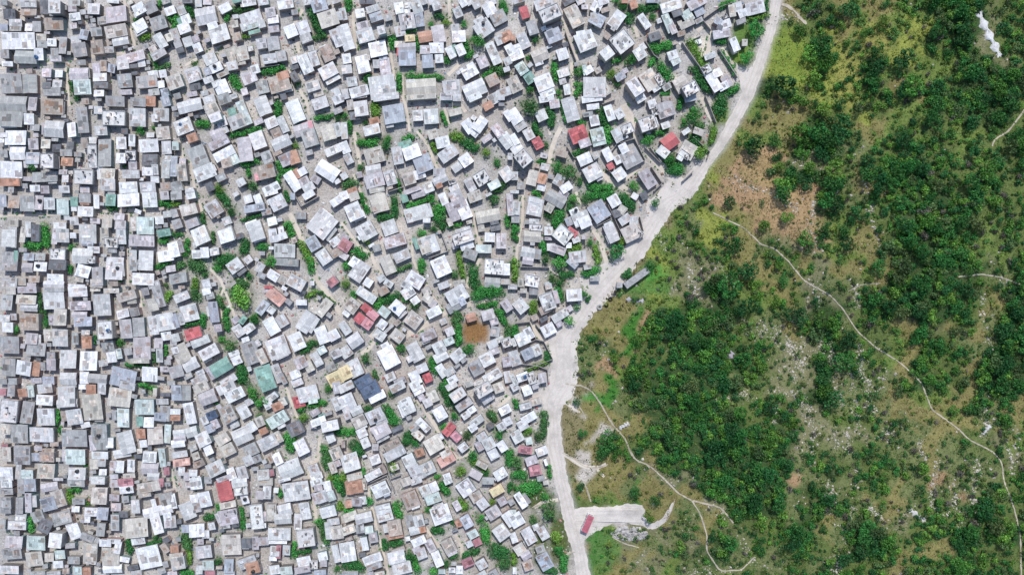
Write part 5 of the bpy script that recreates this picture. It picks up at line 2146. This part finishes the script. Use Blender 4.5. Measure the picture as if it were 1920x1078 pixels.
# ------------------------------------------------------------------ rocks and rubble
def blocks(name, pts, mats, rs, label, cat):
    """small broken lumps: (x, y, z, size, colour)"""
    V, Q, K = [], [], []; n0 = 0
    cube = np.array([(-1,-1,-.5),(1,-1,-.5),(1,1,-.5),(-1,1,-.5),(-.7,-.7,.8),(.75,-.65,.6),(.6,.7,.75),(-.7,.6,.9)])
    fq = np.array([(4,5,6,7),(0,1,5,4),(1,2,6,5),(2,3,7,6),(3,0,4,7)])
    for x, y, z, s, cc in pts:
        a = rs.rand()*6.28; ca, sa = math.cos(a), math.sin(a)
        v = (cube + rs.normal(size=(8, 3))*.2)*np.array([s*rs.uniform(.6, 1.3), s*rs.uniform(.5, 1.1), s*rs.uniform(.4, .8)])
        v = np.stack([v[:, 0]*ca - v[:, 1]*sa + x, v[:, 0]*sa + v[:, 1]*ca + y, v[:, 2] + z], 1)
        V.append(v); Q.append(fq + n0); n0 += 8; K.append(np.tile(np.array(cc)*(.75 + .45*rs.rand()), (5, 1)))
    o = link(name, np_mesh(name, np.concatenate(V), np.concatenate(Q), np.concatenate(K), mats)); o['kind'] = 'stuff'; o['label'] = label; o['category'] = cat
    return o
pts = []
NR = 16000
rx_, ry_ = RS.uniform(1050, 1960, NR), RS.uniform(-30, 1110, NR); rk_ = kind_at(rx_, ry_); gX, gY, gZ = gpv(rx_, ry_)
cl = np.sin(rx_*.11 + 1.7*np.sin(ry_*.05)) + np.sin(ry_*.07 + rx_*.05)
PRK = {'R':.62,'r':.26,'d':.03,'b':.07,'s':.06,'o':.04}
e_ = rx_ - xroad(ry_); lt = ((rx_ > 1070) & (rx_ < 1240) & (abs(ry_ - 965) < 20))
for i in range(NR):
    pr = PRK.get(chr(rk_[i]), .005)*(1.6 if cl[i] > .2 else .35)
    if RS.rand() < pr and e_[i] > 26 and not lt[i]: pts.append((gX[i], gY[i], gZ[i], .14 + .42*RS.rand()**2.6, (.47,.43,.38)))
STREAKS = [[(1470,622),(1487,652),(1507,706)],[(1600,718),(1604,770),(1606,810)],[(1375,330),(1400,352),(1450,362),(1500,398)],[(1560,640),(1558,690),(1562,715)],[(1612,640),(1618,680),(1612,700)],
           [(1500,730),(1520,775),(1525,840)],[(1440,732),(1470,735),(1500,745)],[(1340,760),(1370,745),(1385,735),(1420,752)],[(1565,800),(1568,840)],[(1588,800),(1592,850)],[(1640,830),(1660,810),(1690,800)],
           [(1560,880),(1556,920),(1570,960)],[(1605,880),(1610,900),(1590,930)],[(1760,860),(1750,910),(1748,950),(1765,975)],[(1780,955),(1770,968),(1755,970)],[(1625,340),(1632,390),(1630,412)],[(1440,40),(1500,30)],
           [(1640,420),(1650,470)],[(1610,660),(1618,700)],[(1840,550),(1842,600)],[(1885,830),(1900,870),(1895,890)],[(1240,440),(1250,470)],[(1290,490),(1300,540),(1312,560)],[(1340,590),(1365,612)],[(1395,610),(1410,630)]]
for _ in range(46):
    while True:
        px, py = rnd.uniform(1300, 1910), rnd.uniform(330, 1070)
        if chr(int(kind_at(np.array([px]), np.array([py]))[0])) in 'rR': break
    q2 = [(px, py)]
    for _k in range(3): q2.append((q2[-1][0] + rnd.gauss(2, 6), q2[-1][1] + rnd.uniform(8, 18)))
    STREAKS.append(q2)
for sk_ in STREAKS:
    for (ax, ay), (bx, by) in zip(sk_, sk_[1:]):
        L_ = math.hypot(bx-ax, by-ay)
        for k in range(int(L_*1.15)):
            f = rnd.random(); x, y, z = gp(ax + (bx-ax)*f + rnd.gauss(0, 4.2), ay + (by-ay)*f + rnd.gauss(0, 4.2))
            pts.append((x, y, z + .05, .12 + .30*rnd.random()**3, (.50,.46,.40)))
for _ in range(260):
    a = RS.rand()*6.28; d = RS.rand()**.6
    px, py = 1180 + 34*d*math.cos(a), 1000 + 12*d*math.sin(a); x, y, z = gp(px, py); pts.append((x, y, z, .2 + .6*RS.rand(), (.45,.43,.41)))
blocks('rocks', pts, [M_SLAB], rs, 'pale limestone rocks strewn over the hillside', 'rocks')
pts = []
DC = [(.5,.49,.48),(.3,.28,.26),(.1,.1,.1),(.62,.6,.58),(.38,.24,.16),(.42,.38,.33),(.45,.2,.2),(.2,.27,.36),(.7,.7,.7)]
for _ in range(34000):
    px, py = rnd.uniform(0, 1400), rnd.uniform(0, 1078)
    if px > xroad(py) - 18 or ROOFOCC[min(538, int(py/2)), min(959, int(px/2))] or (OCC[min(538, int(py/2)), min(959, int(px/2))]): continue
    if math.sin(px*.09 + 2*math.sin(py*.06)) + math.sin(py*.1) < -.5: continue
    x, y, z = gp(px, py); pts.append((x, y, z, .11 + .42*rnd.random()**2.2, rnd.choice(DC)))
blocks('rubble', pts, [M_SLAB], rs, 'rubble and household clutter lying about the yards', 'rubble')
def outcrop(px, py, L, W, ang, hgt, label, seed, colr):
    g = np.random.RandomState(seed); x0, y0, z0 = gp(px, py); n, m = 16, 7; V = []
    for i in range(n):
        for j in range(m):
            uu, vv = i/(n-1)*2 - 1, j/(m-1)*2 - 1
            e = max(0, 1 - abs(uu)**2.2)*max(0, 1 - abs(vv)**2); X, Y = rot(x0, y0, ang, uu*L/2 + g.normal()*.12, vv*W/2*(.6 + .4*math.sin(i*1.7 + seed)) + g.normal()*.12)
            V.append((X - x0, Y - y0, float(hh(X, Y)) - z0 - .15 + hgt*e**.5*(.55 + .6*g.rand())))
    Q = [(i*m+j, (i+1)*m+j, (i+1)*m+j+1, i*m+j+1) for i in range(n-1) for j in range(m-1)]
    o = link('rock_outcrop', np_mesh('rock_outcrop', np.array(V), np.array(Q), np.tile(np.array(colr), (len(Q), 1)), [M_SLAB])); o.location = (x0, y0, z0)
    if o.data.polygons[0].normal.z < 0: o.data.flip_normals()
    o['label'] = label; o['category'] = 'rock'; return o
outcrop(1854, 66, 19, 4.6, -math.radians(62), .9, 'long white bare rock outcrop slanting through the dark trees at upper right', 1, (.70,.69,.68))
outcrop(1365, 674, 7, 3.4, math.radians(50), .9, 'purplish grey rock outcrop among the dark thicket right of the road', 2, (.36,.33,.38))
outcrop(1190, 563, 7, 2.4, math.radians(-8), .7, 'low grey rock outcrop just below the long grey bus', 3, (.42,.41,.44))
outcrop(1170, 798, 4.5, 2.4, math.radians(30), .7, 'grey white rocks heaped beside the curving hill path', 4, (.55,.54,.54))
outcrop(1720, 965, 8, 3.2, math.radians(-35), .6, 'pale broken rock outcrop in scrub near the lower right', 5, (.56,.54,.52))
outcrop(1850, 805, 5, 2.4, math.radians(55), .6, "pale rock outcrop just above the footpath's lower bend", 6, (.58,.57,.56))
outcrop(1325, 295, 5, 2.6, math.radians(60), .4, 'white heap of rock beside the road bend', 7, (.72,.70,.67)) if False else None

# ------------------------------------------------------------------ vehicles
def wheel(parent, x, y, r=.42, wd=.26):
    w = MB(); n = 16
    for s in (-1, 1):
        pass
    ring = [(r*math.cos(2*math.pi*k/n), r*math.sin(2*math.pi*k/n)) for k in range(n)]
    A = [(x + px_, y - wd/2, r + pz) for px_, pz in ring]; B = [(x + px_, y + wd/2, r + pz) for px_, pz in ring]
    for k in range(n):
        j = (k+1) % n; w.face([A[k], A[j], B[j], B[k]])
    w.face(A[::-1]); w.face(B); t = w.build('wheel', [M_RUBBER], parent)
    h = MB(); r2 = r*.55; rg = [(r2*math.cos(2*math.pi*k/n), r2*math.sin(2*math.pi*k/n)) for k in range(n)]
    for s in (-1, 1):
        f = [(x + a_, y + s*(wd/2 + .012), r + b_) for a_, b_ in rg]; h.face(f if s < 0 else f[::-1])
    h.build('rim', [M_GREYP], t)
def bevel(o, w=.08, seg=2):
    m = o.modifiers.new('bevel', 'BEVEL'); m.width = w; m.segments = seg; m.limit_method = 'ANGLE'
def bus(px, py, L, W, Ht, head, body_m, roof_m, label, wheels=True, name='bus'):
    x, y, g = gp(px, py, Ht); root = empty(name, (x, y, g + .02), head); root['label'] = label; root['category'] = 'bus'
    mb = MB(); mb.box(0, 0, L, W, 0, .38, Ht - .12); bevel(mb.build('body', [body_m], root), .12, 3)
    mb = MB(); mb.box(0, 0, L - .1, W - .06, 0, Ht - .16, Ht); bevel(mb.build('roof', [roof_m], root), .07, 2)
    for s in (-1, 1):
        n = int((L - 1.6)/1.05)
        for k in range(n):
            w = MB(); xx = -L/2 + .9 + k*1.05
            w.box(xx + .4, s*(W/2 + .004), .86, .03, 0, Ht*.52, Ht*.82); w.build('window', [M_GLASS], root)
    w = MB(); w.box(L/2 + .004, 0, .03, W - .4, 0, Ht*.45, Ht*.84); w.build('windscreen', [M_GLASS], root)
    w = MB(); w.box(-L/2 - .004, 0, .03, W - .7, 0, Ht*.52, Ht*.82); w.build('rear_window', [M_GLASS], root)
    for s in (-1, 1):
        w = MB(); w.box(L/2 + .005, s*(W/2 - .35), .05, .26, 0, .7, .92); w.build('headlight', [M_WHITE], root)
    w = MB(); w.box(L/2 + .06, 0, .14, W - .1, 0, .36, .56); w.build('bumper', [M_DKMETAL], root)
    if wheels:
        for xx in (L/2 - 1.15, -L/2 + 1.4):
            for s in (-1, 1): wheel(root, xx, s*(W/2 - .12))
    mb = MB()
    for k in range(3): mb.box(-L/2 + L*(k + .6)/3.3, 0, .7, .7, 0, Ht - .02, Ht + .1)
    mb.build('roof_hatch', [roof_m], root)
    return root
bus(1102, 982, 6.7, 2.45, 2.9, math.radians(-113), M_WHITE, M_RED, 'red-roofed white bus parked between the road and the gravel lot')
bus(1194, 521, 10.6, 2.5, 2.7, math.radians(36), M_GREYP, M_GREYP, 'long weathered grey bus parked beside bright grass right of the road junction', False)
# pickup in the sandy yard
x, y, g = gp(1305, 80, 1.4); root = empty('pickup', (x, y, g + .02), math.radians(20)); root['label'] = 'white pickup parked in the sandy yard left of the upper road fork'; root['category'] = 'pickup'
mb = MB(); mb.box(0, 0, 4.5, 1.75, 0, .42, .95); bevel(mb.build('body', [M_WHITE], root), .1, 3)
mb = MB()
bq = [(-.55,-.8,.95),(1.1,-.8,.95),(1.1,.8,.95),(-.55,.8,.95)]; tq = [(-.4,-.66,1.58),(.55,-.66,1.58),(.55,.66,1.58),(-.4,.66,1.58)]
mb.quads(bq + tq, (1,1,1)); cab = mb.build('cab', [M_WHITE], root); bevel(cab, .05, 2)
w = MB(); w.face([(1.075,-.72,1.0),(1.075,.72,1.0),(.60,.6,1.53),(.60,-.6,1.53)]); o = w.build('windscreen', [M_GLASS], root); o.location = (.02, 0, .012)
mb = MB(); mb.box(-1.45, 0, 1.5, 1.45, 0, .9, .955); mb.build('load_bed', [M_DKMETAL], root)
for s in (-1, 1):
    w = MB(); w.box(2.25, s*.62, .05, .28, 0, .68, .84); w.build('headlight', [M_GREYP], root)
    for xx in (1.4, -1.35): wheel(root, xx, s*.78, .36, .24)
# discarded tyres by the junction
items = []
for k, (px, py, R) in enumerate(((1124,576,1.1),(1137,573,.75),(1144,561,.85),(1012,752,.9))):
    x, y, g = gp(px, py); mb = MB(); n, m2 = 20, 8; r2 = R*.33
    for i in range(n):
        for j in range(m2):
            def tor(i_, j_):
                a, b_ = 2*math.pi*i_/n, 2*math.pi*j_/m2
                return ((R - r2 + r2*math.cos(b_))*math.cos(a), (R - r2 + r2*math.cos(b_))*math.sin(a), r2*.9 + r2*math.sin(b_))
            mb.face([tor(i, j), tor(i+1, j), tor(i+1, j+1), tor(i, j+1)])
    o = mb.build('tyre', [M_RUBBER if k != 0 else M_GREYP]); o.location = (x, y, g); o['category'] = 'tyre'; o['group'] = 'discarded tyres by the road'
    o['label'] = ['big dusty grey tyre lying at the road edge below the junction','small dark tyre lying beside the big dusty tyre','dark tyre lying below the long grey bus','dark tyre by the left edge of the road in the lower half'][k]

# ------------------------------------------------------------------ light, sky, camera
EL = math.radians(56); AZ = math.radians(6)            # sun stands over the top of the photo
d = Vector((-math.sin(AZ)*math.cos(EL), -math.cos(AZ)*math.cos(EL), -math.sin(EL)))
sun = bpy.data.lights.new('sun', 'SUN'); sun.energy = 2.9; sun.angle = math.radians(3.0); sun.color = (1, .98, .95)
so_ = bpy.data.objects.new('sun', sun); C.objects.link(so_); so_.rotation_euler = d.to_track_quat('-Z', 'Y').to_euler()
W = bpy.data.worlds.new('World'); bpy.context.scene.world = W; W.use_nodes = True
nt = W.node_tree; bg = nt.nodes['Background']; sk = nt.nodes.new('ShaderNodeTexSky'); sk.sky_type = 'NISHITA'; sk.sun_disc = False
sk.sun_elevation = EL; sk.sun_rotation = AZ; nt.links.new(sk.outputs[0], bg.inputs['Color']); bg.inputs['Strength'].default_value = 0.145
cam = bpy.data.cameras.new('camera'); co = bpy.data.objects.new('camera', cam); C.objects.link(co)
co.location = (0, 0, H); cam.sensor_width = 36; cam.lens = 36*H/(1920*S); cam.clip_end = 8000; cam.clip_start = 1
sc = bpy.context.scene; sc.camera = co
sc.view_settings.view_transform = 'Standard'; sc.view_settings.look = 'None'; sc.view_settings.exposure = 0.22; sc.view_settings.gamma = 1; sc.view_settings.use_curve_mapping = False
print('houses', len(HOUSES), 'panels', len(PAN), 'fill', len(FILL), 'greens', len(GREENS), 'shrubs', len(SH), 'tanks', len(TANKSPOTS), 'nolabel', sum(1 for o in C.objects if o.parent is None and o.get('kind') is None and 'label' not in o and o.type in ('MESH','EMPTY')))
